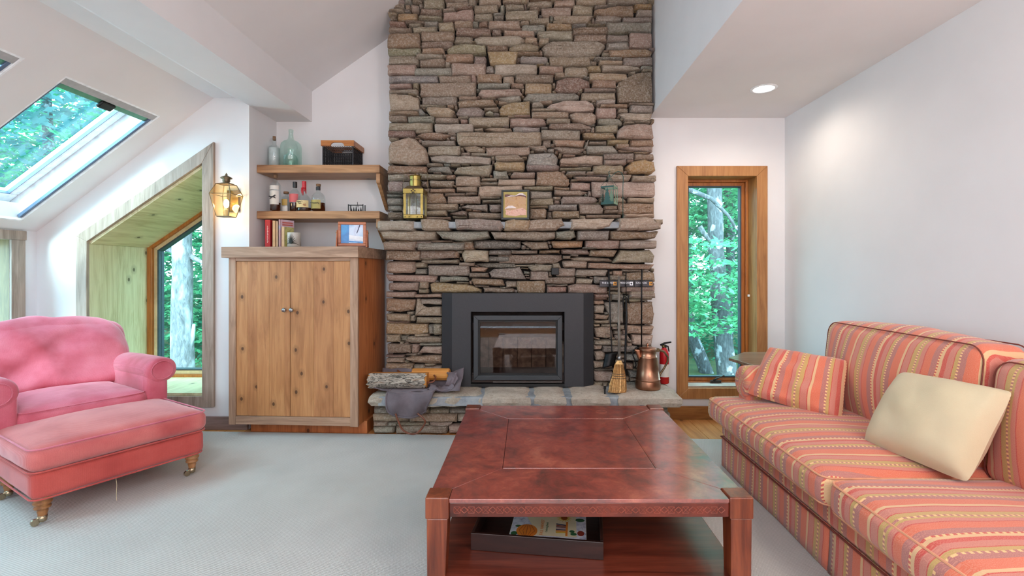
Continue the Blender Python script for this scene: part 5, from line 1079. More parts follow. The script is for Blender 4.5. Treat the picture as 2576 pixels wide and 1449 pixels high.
core_ = [(lyc-.045, lzc+.005), (lyc-.045, lzc-.03), (lyc-.01, lzc-.053), (lyc+.05, lzc-.05), (lyc+.085, lzc-.01), (lyc+.07, lzc+.045), (lyc+.0, lzc+.050), (lyc-.030, lzc+.036)]
fixn(MB().prism(core_, lx0-.006, lx1+.008, 'x').build('split_wood', 'splitwood', t, bevel=.004))
t = thing('firewood_log', 'short thick split piece of orange firewood behind the pale barked log', 'log', (-.66, 3.60, hz+.03))
c_ = (3.60, hz+.105)
fixn(MB().prism([(c_[0]+.052*math.cos(R(a))*(1.1 if a < 180 else 1), c_[1]+.046*math.sin(R(a))) for a in (10, 35, 60, 95, 130, 160, 200, 235, 270, 305, 340)], -.86, -.585, 'x').build('split_wood', 'splitwood', t, bevel=.004))
fixn(MB().prism([(c_[0]+.046*math.cos(R(a)), c_[1]+.040*math.sin(R(a))) for a in range(0, 360, 30)], -.586, -.581, 'x').build('end_grain', 'endgrain', t))
t = thing('log_carrier', 'grey waxed canvas log carrier with brown leather handles draped over the hearth edge', 'bag', (-.86, 3.5, hz))
def flap(u, v):
    a = 2*u-1; wd = .160-.030*max(0, v-.55)/.45; x = -.832+a*wd+.01*math.sin(v*5)
    if v < .5: y = 3.56-(3.56-3.352)*(v/.5); z = hz+.022-.006*math.sin(v*6)+.01*a*a
    else:
        q = (v-.5)/.5; y = 3.352-.014*math.sin(q*3)+.006*math.sin(a*5+q*3)-.02*q*(1-a*a); z = hz+.012-q*(.150-.035*abs(a)**2.5)
    return Vector((x, y+noise.noise(Vector((x*13, v*5, 1)))*.012, z+(noise.noise(Vector((x*12, v*6, 7)))*.010 if v < .5 else 0)))
g_ = MB().grid(flap, 26, 26); g_.build('front_flap', 'canvas', t, smooth=True, solid=.002)
ed = [flap(0, v/14) for v in range(3, 15)]+[flap(u/14, 1) for u in range(1, 14)]+[flap(1, v/14) for v in range(14, 2, -1)]
MB().tube([p+Vector((0, -.004, 0)) for p in ed], .007, 6).build('hem', 'canvas', t, smooth=True)
h0, h1 = flap(.22, .97), flap(.80, .97)
MB().tube(smooth_pts([h0+Vector((0, -.006, .01)), W(1003, 1062, 3.33), W(1012, 1080, 3.335), W(1030, 1091, 3.34), W(1048, 1090, 3.34), W(1063, 1075, 3.335), W(1069, 1058, 3.33), h1+Vector((0, -.006, .01))]), .0065, 8).build('leather_handle', 'strap', t, smooth=True)
def bed(u, v):
    x = -1.10+u*.62; y = 3.42+v*.27; e = max(abs(2*u-1), abs(2*v-1)); z = hz+.010+.012*(1+noise.noise(Vector((x*11, y*11, 2))))
    if v > .6: z += (v-.6)/.4*(.10+.02*math.sin(u*7)); y = 3.42+.6*.27+(v-.6)*.16
    if u > .86: z += (u-.86)/.14*.055*math.sin(v*3); 
    if u < .1: z += (.1-u)*.2
    return Vector((x, y+noise.noise(Vector((x*9, 3, v*4)))*.014, z+noise.noise(Vector((x*20, y*20, 9)))*.006))
MB().grid(bed, 34, 18).build('canvas_bed', 'canvas', t, smooth=True, solid=.002)
def crump(u, v):
    th = R(200-v*215); x = -.60+u*.07+.018*math.sin(v*6); y = 3.56+.075*math.cos(th)*(1-.3*u); z = hz+.065+.062*math.sin(th)
    return Vector((x+noise.noise(Vector((u*5, v*7, 1)))*.018, y+noise.noise(Vector((u*6, v*5, 5)))*.014, max(hz+.006, z+noise.noise(Vector((u*4, v*8, 8)))*.012)))
MB().grid(crump, 10, 20).build('side_fold', 'canvas', t, smooth=True, solid=.002)
MB().grid(lambda u, v: Vector((-.72+u*.17+.02*math.sin(v*5), 3.43+v*.10+.01*math.sin(u*9), hz+.03+.03*math.sin(u*6+v*3)*math.sin(v*3.1)+.012*noise.noise(Vector((u*8, v*8, 0))))), 14, 10).build('side_fold', 'canvas', t, smooth=True, solid=.002)
MB().tube(smooth_pts([W(1000, 932, 3.62), W(1015, 940, 3.58), W(1040, 948, 3.54), W(1060, 957, 3.50), W(1077, 962, 3.47), W(1090, 960, 3.47), W(1096, 950, 3.50), W(1092, 944, 3.54)]), .0065, 8).build('leather_handle', 'strap', t, smooth=True)

# ================================================================== COFFEE TABLE
tX0, tX1, tY0, tY1, tz = -.335, .748, 1.571, 2.678, .45
ct = thing('coffee_table', 'square cherry coffee table with stitched red-brown leather top and lower shelf', 'table', ((tX0+tX1)/2, (tY0+tY1)/2, .011), 0)
cpw = .078
for sx_ in (0, 1):
    for sy_ in (0, 1):
        xa = tX0 if sx_ == 0 else tX1-cpw; ya = tY0 if sy_ == 0 else tY1-cpw
        lgo = fixn(MB().hexa([(xa+.006+.012*(1-sx_)*0+.0, ya+.006, .011), (xa+cpw-.02 if sx_ == 0 else xa+cpw-.006, ya+.006, .011), (xa+.006, ya+cpw-.02, .011), (xa+cpw-.02 if sx_ == 0 else xa+cpw-.006, ya+cpw-.02, .011),
            (xa+.004, ya+.004, tz-.066), (xa+cpw-.004, ya+.004, tz-.066), (xa+.004, ya+cpw-.004, tz-.066), (xa+cpw-.004, ya+cpw-.004, tz-.066)]).build('leg', 'cherry', ct, bevel=.003))
        MB().box(xa, xa+cpw, ya, ya+cpw, tz-.066, tz+.006).build('corner_block', 'cherry', ct, bevel=.004)
# apron with tooled leather band
MAT['tool_leather'] = mottle('tooled_leather', ['3c1710', '5e2418', '78301f'], 9, .35, .3, coat=.3)
ap = MB().box(tX0+cpw, tX1-cpw, tY0+.006, tY0+.03, tz-.062, tz-.012).build('apron', 'tool_leather', ct, bevel=.004)
MB().box(tX0+cpw, tX1-cpw, tY1-.03, tY1-.006, tz-.062, tz-.012).build('apron', 'tool_leather', ct, bevel=.004)
for xa in (tX0+.006, tX1-.03): MB().box(xa, xa+.024, tY0+cpw, tY1-cpw, tz-.062, tz-.012).build('apron', 'tool_leather', ct, bevel=.004)
n_ = 19; pit = (tX1-tX0-2*cpw-.03)/n_; tm = MB()
for i in range(n_):
    x = tX0+cpw+.015+pit*(i+.5); zc2 = tz-.037; h = .0105; yf = tY0+.0055
    def ln(a, b, r=.0009): tm.tube([(a[0], yf, a[1]), (b[0], yf, b[1])], r, 4)
    a = x-pit*.25; s4 = [(a-h, zc2-h), (a+h, zc2-h), (a+h, zc2+h), (a-h, zc2+h)]
    for j in range(4): ln(s4[j-1], s4[j])
    ln(s4[0], s4[2]); ln(s4[1], s4[3])
    a = x+pit*.25; d4 = [(a-h*1.15, zc2), (a, zc2-h), (a+h*1.15, zc2), (a, zc2+h)]
    for j in range(4): ln(d4[j-1], d4[j], .0013)
MAT['tooling'] = plain('tooling_line', '8a4230', .4, var=.1); tm.build('tooled_pattern', 'tooling', ap)
# top: centre panel and four mitred borders, stitched
pX0, pX1, pY0, pY1 = -.092, .492, 1.822, 2.438; g = .0009
e0, e1, f0_, f1_ = tX0+.008, tX1-.008, tY0+.003, tY1-.003
def lp_(poly): return fixn(MB().prism(poly, tz-.012, tz, 'z').build('leather_panel', 'leather', ct, bevel=.0012))
MB().box(e0+.01, e1-.01, f0_+.01, f1_-.01, tz-.03, tz-.008).build('top_core', 'cherry_h', ct)
lp_([(pX0+g, pY0+g), (pX1-g, pY0+g), (pX1-g, pY1-g), (pX0+g, pY1-g)])
cc_ = cpw+.001
lp_([(pX0-g, pY0-g), (tX0+cc_, tY0+cc_), (tX0+cc_, f0_), (tX1-cc_, f0_), (tX1-cc_, tY0+cc_), (pX1+g, pY0-g)][::-1])
lp_([(pX0-g, pY1+g), (pX1+g, pY1+g), (tX1-cc_, tY1-cc_), (tX1-cc_, f1_), (tX0+cc_, f1_), (tX0+cc_, tY1-cc_)][::-1])
lp_([(pX0-g, pY0+g), (pX0-g, pY1-g), (tX0+cc_-g, tY1-cc_-g), (e0, tY1-cc_-g), (e0, tY0+cc_+g), (tX0+cc_-g, tY0+cc_+g)])
lp_([(pX1+g, pY0+g), (tX1-cc_+g, tY0+cc_+g), (e1, tY0+cc_+g), (e1, tY1-cc_-g), (tX1-cc_+g, tY1-cc_-g), (pX1+g, pY1-g)])
sm_ = MB()
def stitch(a, b):
    a, b = Vector(a), Vector(b); L_ = (b-a).length; n = int(L_/.009)
    for i in range(n): p = a+(b-a)*(i+.2)/n; q = a+(b-a)*(i+.75)/n; sm_.tube([(p.x, p.y, tz+.0004), (q.x, q.y, tz+.0004)], .0007, 4)
o_ = .006
for a, b in (((pX0, pY0-o_), (pX1, pY0-o_)), ((pX0, pY1+o_), (pX1, pY1+o_)), ((pX0-o_, pY0), (pX0-o_, pY1)), ((pX1+o_, pY0), (pX1+o_, pY1))): stitch(a, b)
sm_.build('stitching', 'tooling', ct)
for (xx, yy) in (((.40), 2.56),):
    MB().tube([(xx+.028*math.cos(R(a)), yy+.028*math.sin(R(a)), tz-.0006) for a in range(0, 360, 12)], .0014, 5, closed=True).build('ring_stain', 'tooling', ct)
MB().box(tX0+.025, tX1-.025, tY0+.008, tY1-.03, .16, .19).build('lower_shelf', 'cherry_h', ct, bevel=.003)
# tray
ta = R(-7.4); t = thing('wooden_tray', 'dark wooden tray on the lower shelf of the coffee table', 'tray', (-.203, 1.731, .1905), ta)
tw, td, th = .476, .36, .062
MB().box(0, tw, 0, .011, 0, th).build('side', 'tray', t, bevel=.0015, **L); MB().box(0, tw, td-.011, td, 0, th).build('side', 'tray', t, bevel=.0015, **L)
MB().box(0, .011, .011, td-.011, 0, th).build('side', 'tray', t, bevel=.0015, **L); MB().box(tw-.011, tw, .011, td-.011, 0, th).build('side', 'tray', t, bevel=.0015, **L); MB().box(.011, tw-.011, .011, td-.011, 0, .008).build('bottom', 'tray', t, **L)
t = thing('colouring_book', 'pale softcover harvest colouring book lying in the dark tray', 'book', (-.066, 1.772, .1995), R(-6.5)); bw, bh = .285, .215; bz = .020
MAT['cov'] = plain('cover_cream', 'd9d0b0', .4, var=.02); MAT['cov_b'] = mottle('cover_line_art', ['8a90b0', 'd0d4e0', 'dfe2ea'], 45, .4, 0); MAT['orange'] = plain('pumpkin_orange', 'd07a2a', .5); MAT['or_d'] = plain('pumpkin_dark', '8a4414', .5); MAT['green'] = plain('print_green', '2c5a38', .5); MAT['yel'] = plain('print_yellow', 'c8a428', .5); MAT['brownred'] = plain('print_brownred', '7a2c20', .5)
MB().box(0, bw, 0, bh, 0, bz-.001).build('pages', 'paper', t, **L); MB().box(-.001, bw+.001, -.001, bh, bz-.001, bz).build('cover', 'cov', t, **L)
def flat(poly, m, h=.0003): fixn(MB().prism(poly, bz, bz+h, 'z').build('cover_print', m, t, **L))
flat([(0, 0), (.055, .002), (.075, .09), (.05, .15), (.06, bh-.002), (0, bh-.002)], 'cov_b'); flat([(0.05, 0), (bw, 0), (bw, .018), (.06, .014)], 'cov_b'); flat([(bw-.035, .018), (bw, .018), (bw, bh-.002), (bw-.04, bh-.002)], 'cov_b')
def disc(cx, cy, rx, ry, m, h, n=24): flat([(cx+rx*math.cos(2*math.pi*i/n), cy+ry*math.sin(2*math.pi*i/n)) for i in range(n)], m, h)
disc(.062, .042, .040, .046, 'orange', .0006)
for dx in (-.026, -.013, 0, .013, .026): MB().tube([(.062+dx*.35, .0015, bz+.0008), (.062+dx*1.15, .042, bz+.0008), (.062+dx*.5, .084, bz+.0008)], .0009, 4).build('pumpkin_line', 'or_d', t, **L)
disc(.062, .004, .012, .006, 'or_d', .001); disc(.016, .020, .012, .014, 'green', .0007); disc(.028, .072, .014, .008, 'green', .0005)
text('FALL HARVEST', .017, 'orange', t, (.118, .075, bz+.0006), (0, 0, R(90)), 'cover_lettering', .0002, local=True); text('Coloring Book', .012, 'green', t, (.136, .075, bz+.0006), (0, 0, R(90)), 'cover_lettering', .0002, local=True)
for i, m in enumerate(('yel', 'orange', 'bk_navy', 'bk_blue', 'pc_mauve', 'brownred', 'bk_navy')): flat([(.172, .040+i*.010), (.208, .043+i*.0085), (.208, .049+i*.0085), (.170, .047+i*.010)], m, .0006)
flat([(.208, .022), (.216, .022), (.216, .122), (.208, .122)], 'orange', .0007)
for i in range(14):
    a = R(i*360/14); flat([(.200+.010*math.cos(a-.25), .150+.012*math.sin(a-.25)), (.200+.030*math.cos(a), .150+.030*math.sin(a)), (.200+.010*math.cos(a+.25), .150+.012*math.sin(a+.25))], 'yel', .0006)
disc(.200, .150, .013, .014, 'or_d', .0009); disc(.265, .045, .013, .018, 'brownred', .0008); disc(.238, .038, .012, .009, 'green', .0008); disc(.232, .055, .010, .008, 'green', .0008); disc(.262, .14, .018, .012, 'green', .0008)

# ================================================================== SOFA
sf = thing('striped_sofa', 'long two-cushion sofa in red, coral and olive striped fabric along the right wall', 'sofa', (1.62, 1.70, .011))
FX = 1.165; SY0, SY1 = .42, 2.98
def uvs(off=0, w=.018): return lambda p: (p.y+off+w*math.sin((p.x-1.3)*6), p.x-p.z)
# hidden frame
MB().box(FX+.05, 2.06, SY0+.02, 2.92, .05, .40).build('frame', 'stripes', sf, uvf=uvs())
# skirt
def sk(u, v): y = SY0+.0+(2.935-SY0)*u; return Vector((FX+.038-.006*(1-v)+.004*math.sin(y*9)*(1-v), y, .013+(.192-.013)*v))
k1 = (1.882-SY0)/(2.935-SY0)
MB().grid(lambda u, v: sk(u*k1, v), 30, 4).build('skirt_panel', 'stripes', sf, uvf=uvs(.05), solid=.006, smooth=True); MB().grid(lambda u, v: sk(k1+.004+u*(1-k1-.004), v)+Vector((.004, 0, 0)), 24, 4).build('skirt_panel', 'stripes', sf, uvf=uvs(.05), solid=.006, smooth=True)
MB().box(FX+.04, 2.06, 2.925, 2.935, .013, .19).build('skirt_panel', 'stripes', sf, uvf=lambda p: (p.x, p.z))
rbox((FX+.03+1.9)/2, (SY0+2.945)/2, .243, 1.9-FX-.03, 2.945-SY0, .108, .03, 20, .0, .004, 3, 9).build('deck_band', 'stripes', sf, uvf=uvs(.02), smooth=True)
MB().tube([(FX+.028, y, .191) for y in (SY0+.02, 1.2, 2.0, 2.93)]+[(1.5, 2.945, .191)], .004, 6).build('piping', 'pipe_dark', sf)
def seat(y0, y1, seed):
    cx_, sx_ = (1.122+1.83)/2, 1.83-1.122
    o = rbox(cx_, (y0+y1)/2, .365, sx_, y1-y0, .135, .045, 22, .045, .010, seed, 4).build('seat_cushion', 'stripes', sf, uvf=uvs(seed*.11, .03), smooth=True)
    for z, m in ((.365+.0675-.016, 'pipe_light'), (.365-.0675+.016, 'pipe_light')):
        MB().tube([tuple(Vector(p)+Vector((noise.noise(Vector((p[1]*5, z, seed)))*.004, 0, 0))) for p in ring(cx_, (y0+y1)/2, z, sx_-.010, y1-y0-.010, .045)], .0042, 6, closed=True).build('piping', m, o)
seat(1.80, 2.975, 1); seat(.60, 1.79, 2)
def backc(y0, y1, top, seed):
    h = top-.40; cz = (top+.40)/2; m = rbox(0, 0, 0, .215, y1-y0, h, .055, 18, .03, .016, seed, 3.2)
    for v in m.v:
        f = (v.z+h/2)/h; v.x += .045*math.sin(f*math.pi)*-1*(1-(2*v.y/(y1-y0))**2)*(1 if v.x < 0 else .2)
    lean = .11
    m.v = [Vector((v.x+1.875+(v.z)*lean, v.y+(y0+y1)/2, v.z+cz)) for v in m.v]
    o = m.build('back_cushion', 'stripes', sf, uvf=lambda p: (p.y+seed*.07+.02*math.sin(p.z*6), p.z+p.x), smooth=True)
    for xo in (-.095, .097):
        pts = []
        for p in ring(0, 0, 0, y1-y0-.02, h-.014, .06):
            f = (p[1]+h/2)/h; zz = p[1]+(.03*(1-(2*p[0]/(y1-y0))**2)*.8 if p[1] > h/2-.06 else 0)
            pts.append((1.875+xo+p[1]*lean, p[0]+(y0+y1)/2, zz+cz))
        MB().tube(pts, .003, 6, closed=True).build('piping', 'pipe_dark', o)
backc(1.87, 2.86, .905, 3); backc(.66, 1.845, .865, 4)
MB().box(1.97, 2.095, SY0+.02, 2.90, .05, .80).build('back_frame', 'stripes', sf, bevel=.03, uvf=lambda p: (p.y, p.z))
for yc, nm in ((2.835, 1), (.50, -1)):
    MB().tube([(1.268, yc, .548), (1.272, yc, .548), (1.285, yc, .548), (1.31, yc, .548), (1.70, yc, .550), (2.04, yc, .56)], [.055, .078, .092, .096, .096, .094], 24).build('arm_roll', 'stripes', sf, uvf=lambda p: (p.x*.9+math.atan2(p.z-.548, p.y-2.83)*.10, p.x*.3+p.z), smooth=True)
    MB().box(1.285, 2.05, yc-.062, yc+.072, .05, .55).build('arm_panel', 'stripes', sf, bevel=.02, uvf=lambda p: (p.x, p.z))
t = None
# pillows on the sofa
def tagp(o, label, cat): return tag(o, label, cat)
p_ = pillow([(1.25, 2.74, .500), (1.595, 2.40, .432), (1.745, 2.58, .728), (1.415, 2.80, .768)], .19, 20, .016, 2, us=1.0)
tag(p_.build('throw_pillow', 'stripes', smooth=True, loc=(1.5, 2.6, .6), subsurf=1), 'small striped pillow leaning against the far arm of the sofa', 'pillow')
p_ = pillow([(1.475, 2.11, .452), (1.56, 1.68, .445), (1.765, 1.715, .775), (1.70, 2.165, .755)], .21, 20, .004, 5)
tag(p_.build('throw_pillow', 'cream', smooth=True, loc=(1.62, 1.9, .6), subsurf=1), 'plain cream pillow propped on the middle of the striped sofa', 'pillow')
# end table
t = thing('end_table', 'small wooden end table between the sofa arm and the window wall', 'table', (1.70, 3.2, .0)); MAT['etw'] = wood('end_table_wood', '5f4a3c', '846a55', '9c8470', 0, 0, .3, .3)
fixn(MB().prism([(1.45, 3.06), (2.02, 3.06), (2.02, 3.56), (1.62, 3.56), (1.405, 3.32)], .583, .603, 'z').build('top', 'etw', t, bevel=.003))
for x, y in ((1.50, 3.12), (1.98, 3.12), (1.98, 3.5), (1.66, 3.5)): MB().box(x-.018, x+.018, y-.018, y+.018, 0, .583).build('leg', 'etw', t)

# ================================================================== ARMCHAIR AND OTTOMAN
ra = math.atan2(.862, .506)
def turned_leg(par, x, y, top=.145, z0=.011):
    s_ = (top-.02)/.125
    lo = MB().lathe([(.011, 0), (.014, .010), (.018, .035), (.021, .05), (.018, .056), (.030, .062), (.032, .070), (.026, .076), (.034, .084), (.036, .093), (.030, .100), (.038, .108), (.040, .125)], (x, y, z0+.014), 20)
    lo.v = [Vector((v.x, v.y, z0+.014+(v.z-z0-.014)*s_)) for v in lo.v]; o = lo.build('leg', 'turned', par, smooth=True, **L)
    MB().lathe([(.012, 0), (.0165, .004), (.0185, .030)], (x, y, z0+.012), 16).build('ferrule', 'chrome', o, smooth=True, **L)
    w_ = MB(); w_.tube([(x-.026, y-.007, z0+.017), (x-.026, y+.007, z0+.017)], .016, 18); w_.build('caster_wheel', 'chrome', o, **L)
    MB().tube([(x, y, z0+.030), (x-.014, y, z0+.034), (x-.026, y, z0+.017)], [.008, .007, .004], 8).build('caster_fork', 'chrome', o, smooth=True, **L)
ot = thing('ottoman', 'low salmon-pink upholstered ottoman on turned wooden legs with casters', 'ottoman', (-2.345, 2.655, 0), ra)
ow, od_ = .745, .62
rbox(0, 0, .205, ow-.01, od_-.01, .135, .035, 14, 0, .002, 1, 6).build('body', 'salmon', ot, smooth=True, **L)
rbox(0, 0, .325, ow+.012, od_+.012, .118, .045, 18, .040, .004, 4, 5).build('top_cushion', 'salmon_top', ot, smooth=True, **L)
for z, d in ((.378, .0), (.272, .0), (.142, -.02)): MB().tube(ring(0, 0, z, ow+.006+d, od_+.006+d, .05), .0042, 6, closed=True).build('piping', 'pink' if z > .3 else 'salmon', ot, smooth=True, **L)
for x in (-1, 1):
    for y in (-1, 1): turned_leg(ot, x*(ow/2-.055), y*(od_/2-.055))
MB().tube([(-.05, -od_/2+.03, .142), (-.048, -od_/2+.02, .10), (-.052, -od_/2+.015, .05), (-.05, -od_/2+.015, .02)], .0012, 4).build('loose_thread', 'cream', ot, **L)
ac = thing('armchair', 'rose-pink rolled-arm armchair with rumpled cushions behind the ottoman', 'armchair', (-2.54, 2.767, 0), ra)
rbox(0, .42, .235, .80, .74, .17, .04, 12, 0, .003, 2, 6).build('base', 'pink', ac, smooth=True, **L)
m = rbox(0, .30, .385, .58, .60, .14, .05, 18, .045, .010, 7, 5); m.build('seat_cushion', 'pink', ac, smooth=True, **L)
MB().tube(ring(0, .30, .442, .57, .59, .05), .004, 6, closed=True).build('piping', 'pink', ac, **L)
for s_ in (-1, 1):
    m = MB(); nn = 28; secs = [(.0, .62), (.006, .86), (.02, .97), (.05, 1), (.35, 1), (.70, .98)]; vs = []
    prof = []
    for i in range(nn):
        a = 2*math.pi*i/nn; prof.append((.088*math.cos(a)*1.05, .085*math.sin(a)))
    for y, f in secs:
        for a, b in prof: vs.append(Vector((s_*.352+a*f+s_*.015, y, .565+b*f-.02*y+noise.noise(Vector((a*9, y*6, b*9+s_)))*.006)))
    m.add(vs, [(j*nn+i, j*nn+(i+1) % nn, (j+1)*nn+(i+1) % nn, (j+1)*nn+i) for j in range(len(secs)-1) for i in range(nn)]+[tuple(range(nn-1, -1, -1)), tuple(range((len(secs)-1)*nn, len(secs)*nn))])
    fixn(m.build('arm_roll', 'pink', ac, smooth=True, subsurf=1, **L))
    rbox(s_*.345, .38, .36, .135, .74, .40, .035, 10, 0, .003, 3, 7).build('arm_panel', 'pink', ac, smooth=True, **L)
    MB().tube([(s_*.367+.060*math.cos(R(a)), .0, .565+.058*math.sin(R(a))) for a in range(0, 360, 20)], .0035, 6, closed=True).build('piping', 'pink', ac, smooth=True, **L)
def shape_back(m, lean, z0, h, tw):
    for v in m.v:
        f = (v.z-z0)/h; v.y += f*lean; 
        if f > 0: v.x *= 1-tw*max(0, f)**3
        v.z += .035*f*math.cos(min(1, abs(v.x)/.44)*1.3) if f > .5 else 0
    return m
shape_back(rbox(0, .70, .52, .88, .16, .62, .07, 16, .01, .005, 5, 4), .06, .40, .43, .07).build('back', 'pink', ac, smooth=True, **L)
def wrinkle(m):
    for v in m.v:
        a = v.x*.75+(v.z-.6)*.9; w_ = -abs(math.sin(a*9+1.2*noise.noise(Vector((v.x*3, v.z*3, 2)))))*.045*max(0, 1-abs(v.x+.05)*1.5)
        b = v.x*-.7+(v.z-.6)*1.1; w2 = -max(0, math.sin(b*11+.6))**3*.028
        if v.y < .58: v.y -= w_+w2
    return m
shape_back(wrinkle(rbox(0, .53, .64, .80, .20, .40, .085, 30, .03, .014, 9, 5)), .16, .46, .36, .08).build('back_cushion', 'pink', ac, smooth=True, subsurf=1, **L)
for x, y in ((-.37, .09), (.37, .09), (-.37, .70), (.37, .70)): turned_leg(ac, x, y, .16)

# ================================================================== OUTSIDE
MAT['forest_floor'] = mottle('forest_floor', ['2c3a22', '4a5a34', '5c5038'], 2.5, 1, .3)
def leafmat(name, c1, c2):
    t_ = NT(name); n = t_.noise(t_.n('ShaderNodeNewGeometry').outputs['Position'], .8, 3); c = t_.ramp(n, [(.35, c1), (.65, c2)])
    d = t_.n('ShaderNodeBsdfDiffuse', {0: c}); tr = t_.n('ShaderNodeBsdfTranslucent', {0: c}); m_ = t_.n('ShaderNodeMixShader', {0: .45, 1: d.outputs[0], 2: tr.outputs[0]}); t_.t.links.new(m_.outputs[0], t_.out.inputs[0]); return t_.m
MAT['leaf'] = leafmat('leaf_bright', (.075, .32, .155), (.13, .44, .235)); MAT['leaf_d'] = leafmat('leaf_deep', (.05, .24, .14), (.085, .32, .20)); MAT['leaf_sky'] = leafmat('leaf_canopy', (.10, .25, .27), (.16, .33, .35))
def treebark():
    t_ = NT('tree_bark'); v = t_.obj((6, 6, 2)); n = t_.noise(v, 4, 6, .7, .6); n2 = t_.noise(t_.obj((1.5, 1.5, .7)), 3, 3)
    c = t_.ramp(n, [(.3, '45474a'), (.5, '6c6d70'), (.7, '8e8e92')]); c = t_.mix(t_.ramp(n2, [(.52, 0.0), (.62, .7)]), c, 'b8bcc0'); t_.set(col=c, rough=.95, normal=t_.bump(n, .8, .03)); return t_.m
MAT['treebark'] = treebark()
def greybark():
    t_ = NT('grey_tree_bark'); v = t_.obj((6, 6, 2)); n = t_.noise(v, 5, 6, .7, .6); n2 = t_.noise(t_.obj((2, 2, 1.4)), 4, 4)
    c = t_.ramp(n, [(.3, '2e3134'), (.5, '4c5054'), (.7, '686c70')]); c = t_.mix(t_.ramp(n2, [(.58, 0.0), (.64, .8)]), c, 'a8b0b8'); t_.set(col=c, rough=.95, normal=t_.bump(n, .8, .03)); return t_.m
MAT['greybark'] = greybark()
gnd = MB().box(-30, 30, 4.4, 45, -.9, -.7).build('forest_ground', 'forest_floor'); tag(gnd, 'leafy forest ground outside the windows', 'ground')
def trunk(name, label, pts, rs, mat='treebark', branches=()):
    t = thing(name, label, 'tree', (pts[0][0], pts[0][1], -.75)); P_ = [Vector(p) for p in pts]; full = []; fr = []
    for i in range(len(P_)-1):
        for j in range(5): f = j/5; q = P_[i].lerp(P_[i+1], f); full.append(q+Vector((noise.noise(q*1.7)*.03, 0, 0))); fr.append((rs[i]*(1-f)+rs[i+1]*f)*(1+.06*noise.noise(q*4)))
    full.append(P_[-1]); fr.append(rs[-1]); MB().tube(full, fr, 14).build('trunk', mat, t, smooth=True)
    for b in branches: MB().tube(b, [.035*(1-i/len(b))+.008 for i in range(len(b))], 6).build('branch', mat, t, smooth=True)
    return t
def leaves(name, mat, spec, size, seed, parent=None, label=None, cat='foliage', lab2=None):
    """spec: list of (centre, radii, sprays); every spray is a flat fan of small leaves"""
    rg_ = np.random.default_rng(seed); V = []; 
    for c, rad, ns in spec:
        cen = np.array(c)+(rg_.random((ns, 3))*2-1)*np.array(rad)
        k = 16; n = ns*k; cen = np.repeat(cen, k, 0)
        off = rg_.normal(0, 1, (n, 3))*np.array([size*2.6, size*2.6, size*.42]); p = cen+off; ang = rg_.random(n)*2*np.pi; s_ = size*(.6+.7*rg_.random(n))
        tilt = rg_.normal(0, .38, (n, 2)); dx = np.stack([np.cos(ang), np.sin(ang), tilt[:, 0]], 1)*s_[:, None]; dy = np.stack([-np.sin(ang), np.cos(ang), tilt[:, 1]], 1)*s_[:, None]*.55
        V.append(np.stack([p-dx, p-dy+dx*.1, p+dx, p+dy+dx*.1], 1).reshape(-1, 3))
    V = np.concatenate(V); n = len(V)//4; org = np.array(ORG[parent]) if parent is not None else V.mean(0); V = V-org
    me = bpy.data.meshes.new(name); me.vertices.add(n*4); me.vertices.foreach_set('co', V.ravel().astype(np.float32)); me.loops.add(n*4); me.loops.foreach_set('vertex_index', np.arange(n*4, dtype=np.int32))
    me.polygons.add(n); me.polygons.foreach_set('loop_start', np.arange(0, n*4, 4, dtype=np.int32)); me.polygons.foreach_set('loop_total', np.full(n, 4, dtype=np.int32)); me.update(); me.validate()
    me.materials.append(MAT[mat]); o = bpy.data.objects.new(name, me); COL.objects.link(o); o['kind'] = 'stuff'
    if parent is not None: o.parent = parent
    else: o.location = org; o['label'] = label; o['category'] = cat
    return o
# trees seen through the windows
k = 7.0
T1 = trunk('tree', 'pale straight tree trunk seen through the five-sided window', [(P3(462, k), k, -.8), (P3(458, k), k, 1.2), (P3(462, k), k, 3.2), (P3(470, k), k, 7)], [.16, .13, .115, .08], branches=([W(470, 640, k), W(500, 655, k), W(560, 690, k)], [W(440, 632, k), W(400, 622, k), W(340, 628, k)], [W(470, 900, k), W(484, 850, k), W(488, 815, k)]))
leaves('foliage', 'leaf', [((P3(462, k), 7.4, 5.5), (2.5, 1.0, 2.6), 260)], .06, 11, T1)
k = 8.0
T2 = trunk('tree', 'mottled grey tree trunk at the centre of the tall right window', [(P3(1832, k), k, -.8), (P3(1820, k), k, 0), (P3(1800, k), k, 1.6), (P3(1795, k), k, 3.5), (P3(1785, k), k, 8)], [.18, .15, .125, .12, .09], 'greybark', branches=([W(1730, 476, k-.5), W(1790, 500, k-.5), W(1830, 540, k-.5), W(1862, 590, k-.5)], [W(1760, 570, k-.5), W(1780, 600, k-.5), W(1800, 620, k-.5)]))
leaves('foliage', 'leaf', [((P3(1800, k), 8.3, 5.0), (2.2, 1.0, 2.4), 240)], .06, 12, T2)
k = 9
T3 = trunk('tree', 'leaning tree trunk at the lower left of the tall right window', [(P3(1782, k), k, -.8), (P3(1742, k), k, 0), (P3(1712, k), k, .9), (P3(1660, k), k, 3), (P3(1600, k), k, 6)], [.13, .11, .10, .09, .08], 'greybark')
leaves('foliage', 'leaf_d', [((P3(1700, k), 9.2, 5.0), (2.0, .8, 2.0), 160)], .065, 13, T3)
ps = [(-9.5, 9.5), (-7.6, 10.5), (-6.3, 12), (-3.0, 11), (-.5, 10), (1.5, 12.5), (4.6, 11), (6.2, 9), (-8.4, 7.2), (2.4, 15), (5.2, 15.5), (-11, 13)]
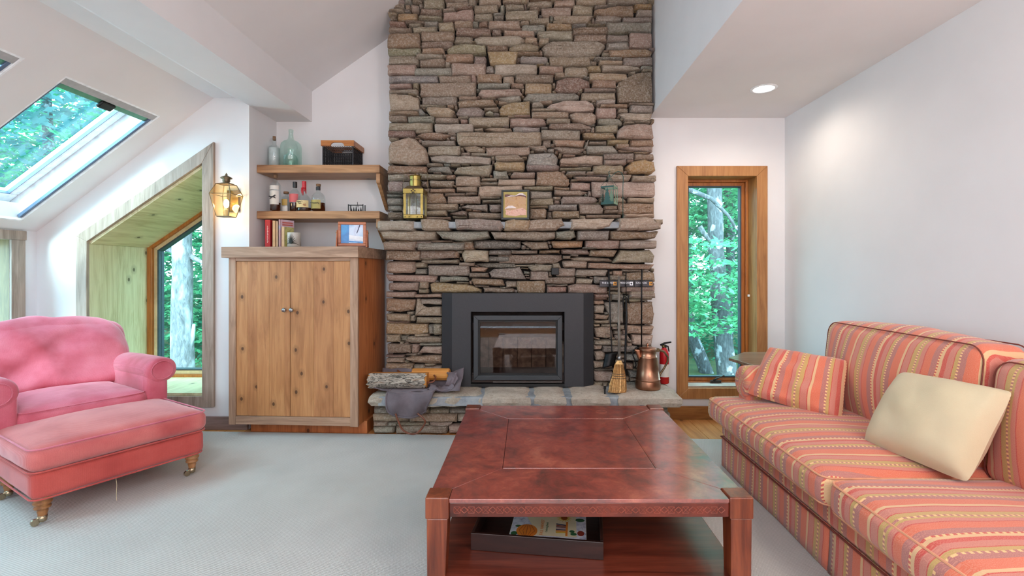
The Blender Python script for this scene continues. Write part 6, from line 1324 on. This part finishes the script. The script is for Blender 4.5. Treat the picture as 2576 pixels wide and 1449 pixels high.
lbs = ['slim grey forest tree left of the pale trunk', 'slim forest tree far behind the pale trunk', 'thin distant tree behind the pale trunk', 'forest tree hidden beyond the alcove wall', 'forest tree hidden beyond the chimney', 'forest tree hidden beyond the chimney wall', 'slim forest tree behind the mottled trunk', 'slim forest tree right of the mottled trunk', 'tall forest tree beyond the roof windows', 'thin distant tree left of the mottled trunk', 'thin distant tree right of the leaning trunk', 'distant forest tree at the far left']
for i, (x, y) in enumerate(ps):
    if i in (3, 4, 5): continue   # the photograph shows nothing of these
    t_ = trunk('tree', lbs[i], [(x, y, -.8), (x+.1, y, 2), (x-.1, y, 5), (x, y, 9)], [.12, .1, .08, .05], 'greybark'); 
    leaves('foliage', 'leaf_sky' if x < -7 else ('leaf_d' if i % 2 else 'leaf'), [((x, y, 5.6), (2.0, 1.2, 3.2), 200 if x < -7 else 260)], .075, 20+i, t_)
leaves('understory_leaves', 'leaf', [((-6.2, 8.0, 1.2), (3.2, .7, 1.9), 900), ((3.2, 7.4, .95), (1.9, .45, .75), 330), ((3.4, 8.8, 2.2), (2.4, .6, 1.9), 700)], .050, 3, None, 'bright green layered leaves just outside the windows', 'foliage')
leaves('understory_leaves', 'leaf_d', [((-8.2, 11.5, 2.0), (5.0, 1.2, 3.0), 1700), ((4.4, 11.5, 2.0), (3.6, 1.2, 3.2), 1500)], .075, 4, None, 'deeper green leaves filling the forest behind', 'foliage')
leaves('understory_leaves', 'leaf_d', [((-13, 17, 2.5), (10, 1.5, 4.5), 1700), ((6, 17, 2.5), (9, 1.5, 4.5), 1700)], .16, 6, None, 'distant dense forest leaves seen between the trunks', 'foliage')
leaves('tree_canopy', 'leaf_sky', [((-8.0, 5.0, 5.5), (2.6, 3.6, 1.9), 620), ((-11.0, 5.5, 5.5), (2.4, 5.0, 3.6), 700)], .085, 5, None, 'pale green tree canopy against the bright sky above the roof windows', 'foliage')
for pts in ([W(330, 560, 5.0), W(200, 360, 6.0), W(160, 250, 6.5), W(100, 100, 7.5)], [W(50, 620, 6), W(60, 430, 6), W(90, 330, 6), W(190, 210, 6)]):
    pass
